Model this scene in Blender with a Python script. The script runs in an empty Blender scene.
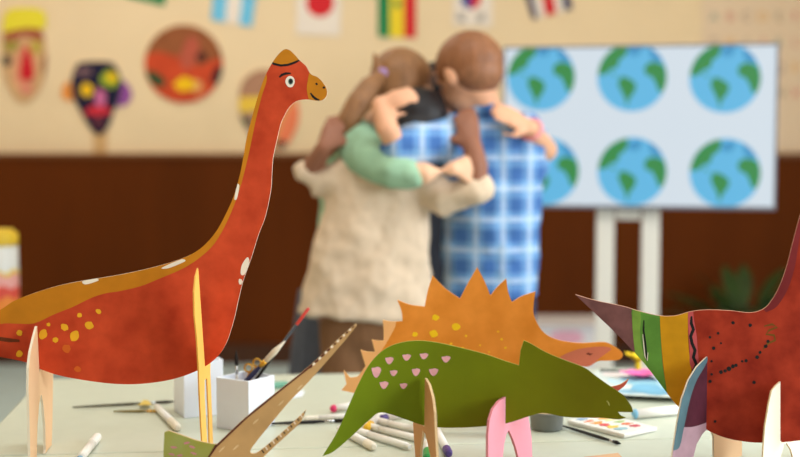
import bpy, bmesh, math, random
from mathutils import Vector, Matrix
from mathutils.geometry import tessellate_polygon
random.seed(7)
scene = bpy.context.scene
COL = scene.collection
PI = math.pi

# ------------------------------------------------------------------ camera
F = 1250.0
CAM = Vector((0, 0, 1.131))
PITCH = math.atan(88.5 / F)
cp, sp = math.cos(PITCH), math.sin(PITCH)
T = 0.58                       # table top height
WALL_Y = 6.30


def ray(px, py):
    x, y = (px - 400) / F, (228.5 - py) / F
    return Vector((x, cp + y * sp, y * cp - sp))


def at(px, py, Y):             # where the sight line meets the upright plane y = Y
    d = ray(px, py)
    return CAM + d * (Y / d.y)


def on(px, py, z=T):           # where the sight line meets the level plane z
    d = ray(px, py)
    return CAM + d * ((z - CAM.z) / d.z)


cam_data = bpy.data.cameras.new('camera')
cam = bpy.data.objects.new('camera', cam_data)
COL.objects.link(cam)
cam.location = CAM
cam.rotation_euler = (PI / 2 - PITCH, 0, 0)
cam_data.sensor_width = 36
cam_data.lens = 36 * F / 800
cam_data.clip_start = 0.05
cam_data.dof.use_dof = True
cam_data.dof.focus_distance = 2.13
cam_data.dof.aperture_fstop = 1.8
scene.camera = cam

# --------------------------------------------------------------- materials


def lin(c):
    return tuple(((v / 255) / 12.92 if v / 255 <= 0.04045 else ((v / 255 + 0.055) / 1.055) ** 2.4) for v in c)


MATS = {}


def mat(name, c, rough=0.6, var=0.0, scale=20.0, bump=0.0, metal=0.0, stretch=None, spec=0.3, c2=None):
    """Plain or mottled paint: two tones mixed by noise, with a fine bump."""
    if name in MATS:
        return MATS[name]
    m = bpy.data.materials.new(name)
    m.use_nodes = True
    nt = m.node_tree
    b = nt.nodes['Principled BSDF']
    b.inputs['Roughness'].default_value = rough
    b.inputs['Metallic'].default_value = metal
    b.inputs['Specular IOR Level'].default_value = spec
    col = lin(c)
    b.inputs['Base Color'].default_value = (*col, 1)
    if var or bump or c2:
        tc = nt.nodes.new('ShaderNodeTexCoord')
        mp = nt.nodes.new('ShaderNodeMapping')
        nt.links.new(tc.outputs['Object'], mp.inputs['Vector'])
        if stretch:
            mp.inputs['Scale'].default_value = stretch
        n = nt.nodes.new('ShaderNodeTexNoise')
        n.inputs['Scale'].default_value = scale
        n.inputs['Detail'].default_value = 5
        nt.links.new(mp.outputs['Vector'], n.inputs['Vector'])
        if var or c2:
            mx = nt.nodes.new('ShaderNodeMix')
            mx.data_type = 'RGBA'
            other = lin(c2) if c2 else col
            a = tuple(max(0, v * (1 - var)) for v in col)
            z = tuple(min(1, v * (1 + var)) for v in other)
            mx.inputs[6].default_value = (*a, 1)
            mx.inputs[7].default_value = (*z, 1)
            rp = nt.nodes.new('ShaderNodeMapRange')
            rp.inputs['From Min'].default_value = 0.32
            rp.inputs['From Max'].default_value = 0.68
            nt.links.new(n.outputs['Fac'], rp.inputs['Value'])
            nt.links.new(rp.outputs['Result'], mx.inputs[0])
            nt.links.new(mx.outputs[2], b.inputs['Base Color'])
        if bump:
            bp = nt.nodes.new('ShaderNodeBump')
            bp.inputs['Strength'].default_value = bump
            bp.inputs['Distance'].default_value = 0.004
            nt.links.new(n.outputs['Fac'], bp.inputs['Height'])
            nt.links.new(bp.outputs['Normal'], b.inputs['Normal'])
    MATS[name] = m
    return m


def glow(name, c, s):
    m = bpy.data.materials.new(name)
    m.use_nodes = True
    b = m.node_tree.nodes['Principled BSDF']
    b.inputs['Base Color'].default_value = (0.01, 0.01, 0.01, 1)
    b.inputs['Emission Color'].default_value = (*lin(c), 1)
    b.inputs['Emission Strength'].default_value = s
    b.inputs['Roughness'].default_value = 0.5
    MATS[name] = m
    return m


def paint(name, c, var=0.12, scale=14, **k):
    return mat(name, c, rough=k.pop('rough', 0.55), var=var, scale=scale, bump=k.pop('bump', 0.15), spec=k.pop('spec', .12), **k)


def plaid():
    m = bpy.data.materials.new('blue_plaid_cotton')
    m.use_nodes = True
    nt = m.node_tree
    N, L = nt.nodes, nt.links
    b = N['Principled BSDF']
    b.inputs['Roughness'].default_value = 0.9
    tc = N.new('ShaderNodeTexCoord')
    sx = N.new('ShaderNodeSeparateXYZ')
    L.new(tc.outputs['Object'], sx.inputs[0])

    def math_(op, a, v=None):
        n = N.new('ShaderNodeMath')
        n.operation = op
        for i, s in enumerate((a, v)):
            if s is None:
                continue
            if isinstance(s, (int, float)):
                n.inputs[i].default_value = s
            else:
                L.new(s, n.inputs[i])
        return n.outputs[0]

    def band(src, period, off, lo, hi):
        f = math_('FRACT', math_('MULTIPLY', math_('ADD', src, off), 1 / period))
        return math_('MULTIPLY', math_('GREATER_THAN', f, lo), math_('LESS_THAN', f, hi))

    def mix(fac, a, c):
        x = N.new('ShaderNodeMix')
        x.data_type = 'RGBA'
        L.new(fac, x.inputs[0])
        if isinstance(a, tuple):
            x.inputs[6].default_value = a
        else:
            L.new(a, x.inputs[6])
        x.inputs[7].default_value = c
        return x.outputs[2]
    X, Z = sx.outputs['X'], sx.outputs['Z']
    dark_v = math_('MULTIPLY', band(X, .075, 10.01, .0, .42), 0.5)
    dark_h = math_('MULTIPLY', band(Z, .085, 10.03, .0, .42), 0.5)
    dark = math_('ADD', dark_v, dark_h)
    white_v = math_('MULTIPLY', band(X, .075, 10.01, .64, .82), .42)
    white_h = math_('MULTIPLY', band(Z, .085, 10.03, .66, .82), .42)
    c = mix(dark, (*lin((116, 160, 204)), 1), (*lin((58, 100, 160)), 1))
    c = mix(white_v, c, (*lin((214, 224, 234)), 1))
    c = mix(white_h, c, (*lin((214, 224, 234)), 1))
    L.new(c, b.inputs['Base Color'])
    MATS['blue_plaid_cotton'] = m
    return m


# ----------------------------------------------------------------- builders
def tag(o, label=None, cat=None, group=None, kind=None):
    if label:
        o['label'] = label
    if cat:
        o['category'] = cat
    if group:
        o['group'] = group
    if kind:
        o['kind'] = kind
    return o


def empty(name, loc, label=None, cat=None, group=None):
    o = bpy.data.objects.new(name, None)
    o.empty_display_size = 0.05
    o.location = loc
    COL.objects.link(o)
    return tag(o, label, cat, group)


class MB:
    """Collects shapes in world space and links them as one mesh object."""

    def __init__(self):
        self.v, self.f, self.m, self.mats = [], [], [], []

    def slot(self, m):
        if m not in self.mats:
            self.mats.append(m)
        return self.mats.index(m)

    def add(self, vs, fs, m):
        k, b = self.slot(m), len(self.v)
        self.v += [Vector(v) for v in vs]
        self.f += [tuple(b + i for i in f) for f in fs]
        self.m += [k] * len(fs)
        return self

    def box(self, c, size, m, rot=0.0, tilt=None):
        c = Vector(c)
        R = Matrix.Rotation(rot, 3, 'Z')
        if tilt:
            R = R @ tilt
        h = Vector(size) / 2
        vs = [c + R @ Vector((sx * h.x, sy * h.y, sz * h.z)) for sz in (-1, 1) for sx, sy in ((-1, -1), (1, -1), (1, 1), (-1, 1))]
        return self.add(vs, [(3, 2, 1, 0), (4, 5, 6, 7), (0, 1, 5, 4), (1, 2, 6, 5), (2, 3, 7, 6), (3, 0, 4, 7)], m)

    def rings(self, rs, m, closed=True):
        n = len(rs[0])
        vs = [p for r in rs for p in r]
        fs = []
        for i in range(len(rs) - 1):
            for k in range(n):
                k2 = (k + 1) % n
                fs.append((i * n + k, i * n + k2, (i + 1) * n + k2, (i + 1) * n + k))
        if closed:
            fs.append(tuple(range(n - 1, -1, -1)))
            fs.append(tuple((len(rs) - 1) * n + k for k in range(n)))
        return self.add(vs, fs, m)

    def tube(self, pts, rad, m, segs=12, side=(1, 0, 0), round_ends=True, flat=None):
        """Sweep along pts; rad is a number or (across, deep) for each point."""
        P = [Vector(p) for p in pts]
        Rr = [(r, r) if isinstance(r, (int, float)) else r for r in (rad if isinstance(rad, (list, tuple)) else [rad] * len(P))]
        if round_ends:
            def cap(p, q, r):
                d = (p - q).normalized()
                k = min(r)
                return [(p + d * k * .95, (r[0] * .3, r[1] * .3)), (p + d * k * .7, (r[0] * .72, r[1] * .72))]
            a = cap(P[0], P[1], Rr[0])
            z = cap(P[-1], P[-2], Rr[-1])[::-1]
            P = [x[0] for x in a] + P + [x[0] for x in z]
            Rr = [x[1] for x in a] + Rr + [x[1] for x in z]
        rs = []
        S = Vector(side)
        for i, p in enumerate(P):
            t = (P[min(i + 1, len(P) - 1)] - P[max(i - 1, 0)]).normalized()
            s = S - t * S.dot(t)
            if s.length < 0.15:
                s = Vector((0, 1, 0)) - t * t.y
                if s.length < 0.15:
                    s = Vector((0, 0, 1)) - t * t.z
            s.normalize()
            u = t.cross(s)
            rs.append([p + s * Rr[i][0] * math.cos(2 * PI * k / segs) + u * Rr[i][1] * math.sin(2 * PI * k / segs) for k in range(segs)])
        return self.rings(rs, m)

    def lathe(self, c, prof, m, segs=32, closed=True):
        c = Vector(c)
        return self.rings([[c + Vector((r * math.cos(2 * PI * k / segs), r * math.sin(2 * PI * k / segs), z)) for k in range(segs)] for r, z in prof], m, closed)

    def ball(self, c, ax, m, n=14):
        c = Vector(c)
        A = [Vector(a) for a in ax]
        rs = []
        for i in range(n + 1):
            th = PI * (0.02 + .96 * i / n)
            rs.append([c + (A[0] * math.cos(2 * PI * k / n) + A[1] * math.sin(2 * PI * k / n)) * math.sin(th) - A[2] * math.cos(th) for k in range(n)])
        return self.rings(rs, m)

    def build(self, name, parent=None, smooth=False, remesh=None, wrinkle=0.0, soft=4, bevel=0.0, origin=None, label=None):
        o_loc = Vector(parent.matrix_world.translation) if parent else (Vector(origin) if origin is not None else Vector((0, 0, 0)))
        if parent:
            q = parent
            o_loc = Vector((0, 0, 0))
            while q:
                o_loc += q.location
                q = q.parent
        me = bpy.data.meshes.new(name)
        me.from_pydata([tuple(v - o_loc) for v in self.v], [], self.f)
        for m in self.mats:
            me.materials.append(m)
        me.polygons.foreach_set('material_index', self.m)
        bm = bmesh.new()
        bm.from_mesh(me)
        if remesh or bevel:
            bmesh.ops.recalc_face_normals(bm, faces=bm.faces)
        bm.to_mesh(me)
        bm.free()
        o = bpy.data.objects.new(name, me)
        COL.objects.link(o)
        if parent:
            o.parent = parent
        else:
            o.location = o_loc
        if remesh:
            r = o.modifiers.new('r', 'REMESH')
            r.mode = 'VOXEL'
            r.voxel_size = remesh
            s = o.modifiers.new('s', 'SMOOTH')
            s.factor = 0.5
            s.iterations = soft
            if wrinkle:
                tx_ = bpy.data.textures.get('cloth_folds') or bpy.data.textures.new('cloth_folds', 'CLOUDS')
                tx_.noise_scale = .075
                tx_.noise_depth = 2
                d_ = o.modifiers.new('d', 'DISPLACE')
                d_.texture = tx_
                d_.strength = wrinkle * 2.2
                d_.mid_level = .5
                d_.texture_coords = 'GLOBAL'
            bake(o)
            smooth = True
        if bevel:
            b = o.modifiers.new('b', 'BEVEL')
            b.width = bevel
            b.segments = 2
            b.limit_method = 'ANGLE'
            bake(o)
        if smooth:
            o.data.polygons.foreach_set('use_smooth', [True] * len(o.data.polygons))
        if label:
            o['label'] = label
        return o


def bake(o):
    dg = bpy.context.evaluated_depsgraph_get()
    me = bpy.data.meshes.new_from_object(o.evaluated_get(dg))
    old = o.data
    mats = list(old.materials)
    o.modifiers.clear()
    o.data = me
    me.name = old.name
    if not me.materials:
        for m in mats:
            me.materials.append(m)
    bpy.data.meshes.remove(old)


def curve(pts, n=5):
    """Closed outline through pts; a point with a third entry is a sharp corner."""
    N = len(pts)
    out = []
    for i in range(N):
        p1, p2 = pts[i], pts[(i + 1) % N]
        a, b = Vector(p1[:2]), Vector(p2[:2])
        p0, p3 = pts[i - 1], pts[(i + 2) % N]
        m1 = (b - Vector(p0[:2])) / 2 if len(p1) == 2 else (b - a)
        m2 = (Vector(p3[:2]) - a) / 2 if len(p2) == 2 else (b - a)
        L = (b - a).length
        if m1.length > 1.4 * L:
            m1 *= 1.4 * L / m1.length
        if m2.length > 1.4 * L:
            m2 *= 1.4 * L / m2.length
        for k in range(n):
            t = k / n
            t2, t3 = t * t, t * t * t
            out.append(a * (2 * t3 - 3 * t2 + 1) + m1 * (t3 - 2 * t2 + t) + b * (-2 * t3 + 3 * t2) + m2 * (t3 - t2))
    return out


def blob(cx, cy, rx, ry=None, rot=0.0, n=12, wob=0.12):
    ry = ry or rx
    r = random.Random(int(cx * 13 + cy * 7))
    o = []
    for k in range(n):
        a = 2 * PI * k / n
        w = 1 + r.uniform(-wob, wob)
        x, y = rx * w * math.cos(a), ry * w * math.sin(a)
        o.append((cx + x * math.cos(rot) - y * math.sin(rot), cy + x * math.sin(rot) + y * math.cos(rot)))
    return o


def stroke(pts, w):
    """Outline of a brush stroke of width w along pts."""
    P = [Vector(p) for p in pts]
    a, b = [], []
    for i, p in enumerate(P):
        t = (P[min(i + 1, len(P) - 1)] - P[max(i - 1, 0)]).normalized()
        n = Vector((-t.y, t.x)) * (w / 2) * (0.55 if i in (0, len(P) - 1) else 1)
        a.append(p + n)
        b.append(p - n)
    return [tuple(q) for q in a + b[::-1]]


def area2(p):
    return sum(p[i - 1][0] * p[i][1] - p[i][0] * p[i - 1][1] for i in range(len(p))) / 2


def clip(subj, tri):
    if area2(tri) < 0:
        tri = tri[::-1]
    out = [Vector(p) for p in subj]
    for i in range(3):
        a, b = tri[i], tri[(i + 1) % 3]
        e = b - a
        inp, out = out, []
        if not inp:
            return []

        def sd(p):
            return e.x * (p.y - a.y) - e.y * (p.x - a.x)
        for j in range(len(inp)):
            p, q = inp[j - 1], inp[j]
            dp, dq = sd(p), sd(q)
            if dq >= 0:
                if dp < 0:
                    out.append(p + (q - p) * (dp / (dp - dq)))
                out.append(q)
            elif dp >= 0:
                out.append(p + (q - p) * (dp / (dp - dq)))
    return out


class Plate:
    """An upright sheet of card: plane through P0, running along angle phi (radians from +X), with painted patches."""

    def __init__(self, P0, phi=0.0, thick=0.004, bend=0.0, bend_at=0.0):
        self.P0 = Vector(P0)
        self.d = Vector((math.cos(phi), math.sin(phi), 0))
        n = Vector((math.sin(phi), -math.cos(phi), 0))
        if n.dot(CAM - self.P0) < 0:
            n = -n
        self.n, self.t = n, thick
        self.bend, self.bu = bend, bend_at
        self.mb = MB()

    def uv(self, p):
        r = ray(p[0], p[1])
        off = 0.0
        for _ in range(4 if self.bend else 1):
            k = (self.P0 + self.n * off - CAM).dot(self.n) / r.dot(self.n)
            q = CAM + r * k - self.P0
            off = self.bend * (q.dot(self.d) - self.bu) ** 2
        return Vector((q.dot(self.d), q.z))

    def w(self, p, off):
        return self.P0 + self.d * p.x + Vector((0, 0, p.y)) + self.n * (off + self.bend * (p.x - self.bu) ** 2)

    def outline(self, pix, face, edge, n=5, uv=None):
        self.poly = uv if uv is not None else [self.uv(p) for p in curve(pix, n)]
        if abs(self.P0.z - T) < 1e-6:
            for q in self.poly:
                q.y = max(q.y, .0012)
        P = self.poly
        self.tris = [[P[i] for i in t] for t in tessellate_polygon([[Vector((p.x, p.y, 0)) for p in P]])]
        h = self.t / 2
        idx = tessellate_polygon([[Vector((p.x, p.y, 0)) for p in P]])
        N = len(P)
        if self.bend:            # a curved sheet: cut into narrow upright strips that follow the curve
            u0, u1 = min(p.x for p in P), max(p.x for p in P)
            ns = 28
            strips = []
            for t in self.tris:
                for k in range(ns):
                    a, b = u0 + (u1 - u0) * k / ns, u0 + (u1 - u0) * (k + 1) / ns
                    q = [Vector(p) for p in (t if area2(t) > 0 else t[::-1])]
                    for lim, sg in ((a, 1), (b, -1)):
                        o_ = []
                        for j in range(len(q)):
                            p_, r_ = q[j - 1], q[j]
                            dp, dr = (p_.x - lim) * sg, (r_.x - lim) * sg
                            if (dp < 0) != (dr < 0):
                                o_.append(p_ + (r_ - p_) * (dp / (dp - dr)))
                            if dr >= 0:
                                o_.append(r_)
                        q = o_
                    for j in range(2, len(q)):
                        tr_ = [q[0], q[j - 1], q[j]]
                        if abs(area2(tr_)) > 1e-9:
                            strips.append(tr_)
            self.tris = strips
            for tr_ in strips:
                A_ = [self.w(p, h) for p in tr_]
                if (A_[1] - A_[0]).cross(A_[2] - A_[0]).dot(self.n) < 0:
                    tr_ = tr_[::-1]
                self.mb.add([self.w(p, h) for p in tr_], [(0, 1, 2)], face)
                self.mb.add([self.w(p, -h) for p in tr_], [(2, 1, 0)], face)
        front = [self.w(p, h) for p in P]
        backv = [self.w(p, -h) for p in P]
        f1, f2 = [], []
        for t in idx:
            t = tuple(t)
            a, b, c = (front[i] for i in t)
            if (b - a).cross(c - a).dot(self.n) < 0:
                t = t[::-1]
            f1.append(t)
            f2.append(tuple(t[::-1]))
        if not self.bend:
            self.mb.add(front, f1, face)
            self.mb.add(backv, f2, face)
        ccw = (area2(P) > 0) == (self.d.cross(Vector((0, 0, 1))).dot(self.n) > 0)
        sides = [(i, N + i, N + (i + 1) % N, (i + 1) % N) if ccw else (i, (i + 1) % N, N + (i + 1) % N, N + i) for i in range(N)]
        self.mb.add(front + backv, sides, edge)
        return self

    def patch(self, pix, m, level=1, n=4, raw=False, both=False):
        S = [self.uv(p) for p in (pix if raw else curve(pix, n))]
        off = self.t / 2 + 0.00025 * level
        for t in self.tris:
            c = clip(S, t)
            if len(c) < 3 or abs(area2(c)) < 1e-9:
                continue
            if area2(c) < 0:
                c = c[::-1]
            vs = [self.w(p, off) for p in c]
            if (self.d.cross(Vector((0, 0, 1)))).dot(self.n) < 0:
                vs = vs[::-1]
            self.mb.add(vs, [tuple(range(len(vs)))], m)
        return self

    def build(self, name, parent=None, **k):
        return self.mb.build(name, parent, **k)


def remesh_name(o, n):
    o.name = n


# ------------------------------------------------------------- the setting
cream_wall = mat('cream_wall_paint', (238, 212, 174), rough=.85, var=.03, scale=3, bump=.05)
brown_panel = mat('brown_wall_panel', (93, 43, 9), rough=.7, spec=.08, var=.10, scale=5, stretch=(1, 1, .15))
white_paint = mat('white_paint', (228, 224, 216), rough=.5)
floor_m = mat('grey_blue_vinyl', (190, 210, 214), rough=.45, var=.05, scale=6)
ceil_m = mat('ceiling_white', (235, 230, 222), rough=.9)
XL, XR, YF, H = -2.7, 2.9, -1.6, 2.9


def struct(name, mb, origin=(0, 0, 0), **k):
    return tag(mb.build(name, origin=origin, **k), kind='structure')


struct('floor', MB().box(((XL + XR) / 2, (YF + WALL_Y) / 2, -.05), (XR - XL, WALL_Y - YF, .1), floor_m))
struct('ceiling', MB().box(((XL + XR) / 2, (YF + WALL_Y) / 2, H + .05), (XR - XL, WALL_Y - YF, .1), ceil_m))
struct('wall_back', MB().box(((XL + XR) / 2, WALL_Y + .06, H / 2), (XR - XL, .12, H), cream_wall))
struct('wall_left', MB().box((XL - .06, (YF + WALL_Y) / 2, H / 2), (.12, WALL_Y - YF, H), cream_wall))
# right wall with two window openings
wins = [(-1.0, .9), (1.5, 3.3)]
z0, z1 = .85, 2.45
wr = MB()
ys = [YF] + [v for w_ in wins for v in w_] + [WALL_Y]
for a, b in zip(ys[0::2], ys[1::2]):
    wr.box((XR + .06, (a + b) / 2, H / 2), (.12, b - a, H), cream_wall)
for a, b in wins:
    wr.box((XR + .06, (a + b) / 2, z0 / 2), (.12, b - a, z0), cream_wall)
    wr.box((XR + .06, (a + b) / 2, (z1 + H) / 2), (.12, b - a, H - z1), cream_wall)
struct('wall_right', wr)
for i, (a, b) in enumerate(wins):
    fr = MB()
    for z in (z0 + .03, z1 - .03):
        fr.box((XR + .05, (a + b) / 2, z), (.07, b - a, .06), white_paint)
    for y in (a + .03, (a + b) / 2, b - .03):
        fr.box((XR + .05, y, (z0 + z1) / 2), (.07, .06, z1 - z0 - .12), white_paint)
    struct('window_%d' % (i + 1), fr)
wain_top = at(400, 157, WALL_Y - .03).z
struct('trim_1', MB().box(((XL + XR) / 2, WALL_Y - .012, wain_top / 2), (XR - XL, .024, wain_top), brown_panel))
struct('trim_2', MB().box(((XL + XR) / 2, WALL_Y - .02, wain_top + .008), (XR - XL, .04, .022), mat('brown_rail', (122, 72, 34), rough=.5)))
struct('baseboard_back', MB().box(((XL + XR) / 2, WALL_Y - .034, .05), (XR - XL, .02, .1), mat('brown_skirting', (70, 38, 18), rough=.5)))

# ------------------------------------------------------------------ tables
laminate = mat('cream_laminate', (199, 203, 184), rough=.35, var=.02, scale=30)
edge_lam = mat('table_edge_band', (205, 196, 170), rough=.5)
steel_grey = mat('grey_steel_tube', (120, 122, 125), rough=.35, metal=.8)
TH = math.radians(6)
ex, ey = Vector((math.cos(TH), math.sin(TH), 0)), Vector((-math.sin(TH), math.cos(TH), 0))
seam = on(570, 441)
far0 = on(300, 374)
depth = (far0 - seam).dot(ey)
left_s = (on(0, 422) - seam).dot(ex)


def table(name, a, b, label):
    """Table whose top spans a..b across the seam direction, from the left edge rightwards."""
    c = seam + ey * ((a + b) / 2) + ex * (left_s + .95)
    t = empty(name, (c.x, c.y, 0), label, 'table', 'classroom tables pushed together')
    m = MB().box((c.x, c.y, T - .0125), (1.9, abs(b - a), .025), laminate, rot=TH)
    m.build('tabletop', t, bevel=.004)
    fr = MB()
    for q, l in ((ey * (abs(b - a) / 2 - .06), 1.74), (ey * -(abs(b - a) / 2 - .06), 1.74)):
        fr.box(Vector((c.x, c.y, T - .045)) + q, (l, .025, .039), steel_grey, rot=TH)
    for q in (ex * .87, ex * -.87):
        fr.box(Vector((c.x, c.y, T - .045)) + q, (.025, abs(b - a) - .145, .039), steel_grey, rot=TH)
    fr.build('apron', t)
    for i in (-1, 1):
        for j in (-1, 1):
            p = c + ex * (i * .87) + ey * (j * (abs(b - a) / 2 - .06))
            MB().tube([(p.x, p.y, .002), (p.x, p.y, T - .065)], .018, steel_grey, round_ends=False, segs=16).build('leg', t, smooth=True)
    return t


table('classroom_table', .0015, depth, 'cream topped classroom table on the far side, nearest the hugging children')
table('classroom_table', -.0015, -.0015 - .7, 'cream topped classroom table on the near side, under the cardboard dinosaurs')

# ----------------------------------------------------- cardboard dinosaurs
kraft = mat('raw_card_edge', (214, 178, 132), rough=.8, var=.08, scale=60)
pale_edge = mat('pale_card_edge', (232, 214, 188), rough=.8)
wood_card = mat('pale_kraft_card', (232, 190, 146), rough=.75, var=.04, scale=8, stretch=(1, 1, .2))


def leg_plate(name, slot, belly, near, far, foot_near, foot_far, P, beta, face, edge, parent, thick=.004, gap=.0035, patches=(), arch=None, mirror=True, tip_far=None, label=None):
    """Card leg piece slotted over a body: near half in front of it, far half behind it.
    beta is the heading of the piece from +Y towards +X; near runs from its tip down to the foot, in sight-line coordinates."""
    pl = Plate(P, PI / 2 - beta, thick)
    zt = T + .0012 - P.z

    def U(p):
        return pl.uv(p)

    def foot(px):
        v = pl.uv((px, 475))
        return Vector((v.x, zt))
    outer = [U(p) for p in near['outer']]
    if outer[0].x > -gap:
        outer[0].x = -gap
    for q in outer:
        q.x = min(q.x, -gap)
    inner = [U(p) for p in near['inner']]
    zb = U((slot, belly)).y
    f_in = [U(p) for p in far['inner']]
    f_out = [U(p) for p in far['outer']]
    for q in f_in + f_out:
        q.x = max(q.x, gap)
    fn = [foot(x) for x in foot_near]      # outer, inner
    ff = [foot(x) for x in foot_far]       # inner, outer
    for q in ff:
        q.x = max(q.x, gap)
    top_far = [Vector((-q.x, q.y)) for q in outer if q.y > zb + .01]
    poly = outer + [fn[0], fn[1]] + inner + f_in + [ff[0], ff[1]] + f_out + top_far[::-1] + [Vector((gap, zb)), Vector((-gap, zb))]
    pl.outline(None, face, edge, uv=poly)
    for pp, m, lv in patches:
        pl.patch(pp, m, lv)
    return pl.build(name, parent, label=label)


# --- long-necked red dinosaur
LN = empty('cardboard_dinosaur', (0, 0, 0))
Yl = 2.13
base = at(150, 460, Yl)
LN.location = (base.x, Yl, T)
tag(LN, 'tall red and ochre long-necked cardboard dinosaur with yellow spots at the left', 'cardboard dinosaur', 'painted cardboard dinosaurs on the table')
red = paint('brick_red_poster_paint', (196, 62, 32), var=.16, scale=18, c2=(204, 74, 40))
ochre = paint('ochre_poster_paint', (200, 122, 26), var=.12, scale=16)
yellow = paint('yellow_poster_paint', (240, 172, 40), var=.1)
faint_y = paint('thin_yellow_poster_paint', (212, 100, 36), var=.1)
white_p = paint('white_poster_paint', (246, 226, 204), var=.05)
black_p = mat('black_marker_ink', (24, 18, 16), rough=.6)
body = [(-70, 340), (-40, 328), (0, 310), (15, 300.5), (40, 291), (70, 283), (119, 274.8), (155, 266.8), (183, 258), (200.5, 248.5), (214.5, 234), (224, 218), (234, 196), (240, 175),
        (243.3, 158.5), (247, 137), (251.7, 119), (257, 100), (262.5, 83), (267.5, 71.5), (273.6, 61), (279, 54), (284.5, 49.6), (289.6, 50.2), (295, 55), (300, 60.7),
        (306, 66), (311, 74.2), (318, 77.5), (324.4, 84.5), (327.2, 91), (326.4, 96.5), (322.5, 100.2), (316.5, 100.8), (308, 99.5), (300.8, 100), (295.5, 101.8), (289.2, 107.6), (284.3, 116),
        (280.8, 124), (276.8, 141), (273.2, 158), (272, 175), (271, 190), (265.6, 216), (258.5, 235), (251, 259), (243.5, 280), (238.5, 300), (233.5, 322), (225.5, 345), (214.5, 359.5),
        (197, 370.5), (172.5, 379), (144.5, 383.3), (119, 383.8), (92, 381), (61, 375.5), (40, 368.5), (26, 362), (0, 356.5), (-40, 350)]
lp = Plate((base.x, Yl, T), 0.0, .005).outline(body, red, pale_edge)
lp.patch([(-80, 330, 1), (-40, 336), (0, 324), (18, 323.5), (35, 323), (55, 314), (73.5, 306.6), (92, 297.6), (107, 292.9), (120, 291), (141, 286), (158.5, 279), (183, 268.5), (200, 257.5), (215, 243), (228, 220),
          (239, 192), (248, 158), (256, 120), (262, 96), (267, 78), (262, 60, 1), (240, 90, 1), (222, 180, 1), (190, 235, 1), (100, 262, 1), (-80, 300, 1)], ochre)
lp.patch([(265, 66, 1), (273, 63), (280, 64.6), (288, 64.2), (296, 61.6), (302, 58, 1), (298, 44, 1), (270, 44, 1)], ochre)
lp.patch(stroke([(271, 61.5), (274, 64), (281, 65.6), (288, 65), (295, 62.6), (301, 59.5)], 2.2), black_p, 2, raw=True)
lp.patch([(309.5, 72, 1), (308, 80), (307, 88), (308, 96), (310.5, 104, 1), (332, 104, 1), (332, 74, 1)], ochre)
lp.patch(stroke([(310.6, 93), (313, 96.5), (316, 99), (319.5, 100.2)], 2.3), black_p, 2, raw=True)
lp.patch(blob(316.7, 84, 1.2), black_p, 2)
lp.patch(blob(324, 87.6, 1.2), black_p, 2)
lp.patch(stroke([(279.5, 77.4), (282, 75), (286, 73.5), (291, 73.4)], 2.4), black_p, 2, raw=True)
lp.patch(blob(290.3, 81.6, 4.7, 5.7, wob=.04), white_p, 2)
lp.patch(blob(290.8, 81.6, 2.4, 3.1, wob=.02), mat('grey_green_iris', (90, 120, 110)), 3)
lp.patch(blob(291, 81.4, 1.7, 2.2, wob=.02), black_p, 4)
lp.patch([(83, 281), (97, 278.4), (98.8, 280.4), (86, 284.3)], white_p, 2)
lp.patch([(162, 267.6), (182, 259), (185.5, 261), (169, 268)], white_p, 2)
lp.patch([(234.5, 199), (237.6, 184), (239.6, 186), (237, 199)], white_p, 2)
lp.patch([(241, 274), (242, 265), (247.5, 257), (249.5, 262), (245, 274)], white_p, 2)
lp.patch(blob(240.6, 281.5, 2, 3), white_p, 2)
for x, y, a, b, m in ((65, 327, 4, 3.4, yellow), (75, 335.7, 4.3, 5.8, yellow), (89.7, 325, 4.6, 3.8, yellow), (99, 311.2, 3, 2.4, yellow), (80, 315, 2.5, 2.2, yellow), (56, 339.7, 2.8, 2.8, yellow), (43.5, 334, 4, 5, yellow),
                     (67, 348.5, 4, 4.2, faint_y), (49, 324.4, 2, 1.8, yellow), (20, 332.6, 3, 3, yellow), (20, 353.5, 3.4, 3.4, yellow), (78, 369, 3.5, 3, faint_y)):
    lp.patch(blob(x, y, a, b, .6), m, 2)
lp.patch(stroke([(-12, 336), (0, 338.5), (10, 340), (20, 340.5)], 4), paint('dark_brown_poster_paint', (110, 52, 26)), 2, raw=True)
lp.build('body', LN)
yleg = mat('yellow_ochre_card', (246, 190, 88), rough=.6, var=.10, scale=9, stretch=(1, 1, .3), c2=(240, 174, 80))


def slot_point(px, Y, phi=0, base_pt=None):
    return Vector((at(px, 400, Y).x, Y, T))


leg_plate('leg', 205, 366,
          {'outer': [(197.5, 268), (195, 277), (193.5, 292), (194, 315), (196.5, 340), (198, 365), (198.8, 390), (200, 415), (201.5, 440)], 'inner': [(206.4, 440), (205, 415), (204, 395), (204, 380)]},
          {'inner': [(206.4, 378), (207.2, 395), (208.4, 420)], 'outer': [(211.6, 420), (210.6, 395), (209.6, 368)]},
          (202.4, 207.4), (209.4, 212.8), slot_point(205, Yl), math.radians(.6), yleg, mat('orange_card_edge', (226, 160, 66)), LN, thick=.0025, label='yellow front leg piece')
leg_plate('leg', 39.5, 371,
          {'outer': [(36, 326), (33, 337), (29.5, 352), (27.5, 368), (27.3, 390), (28.2, 420), (29, 455)], 'inner': [(35.6, 455), (36.4, 425), (38, 405), (39.4, 396)]},
          {'inner': [(40.3, 394.5), (42.2, 405), (44, 425), (44.6, 450)], 'outer': [(50.8, 450), (51.4, 420), (51.8, 390), (52, 372)]},
          (29, 36), (44.6, 51), slot_point(39.3, Yl), math.radians(-5.6), wood_card, pale_edge, LN, label='unpainted pale back leg piece')

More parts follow.
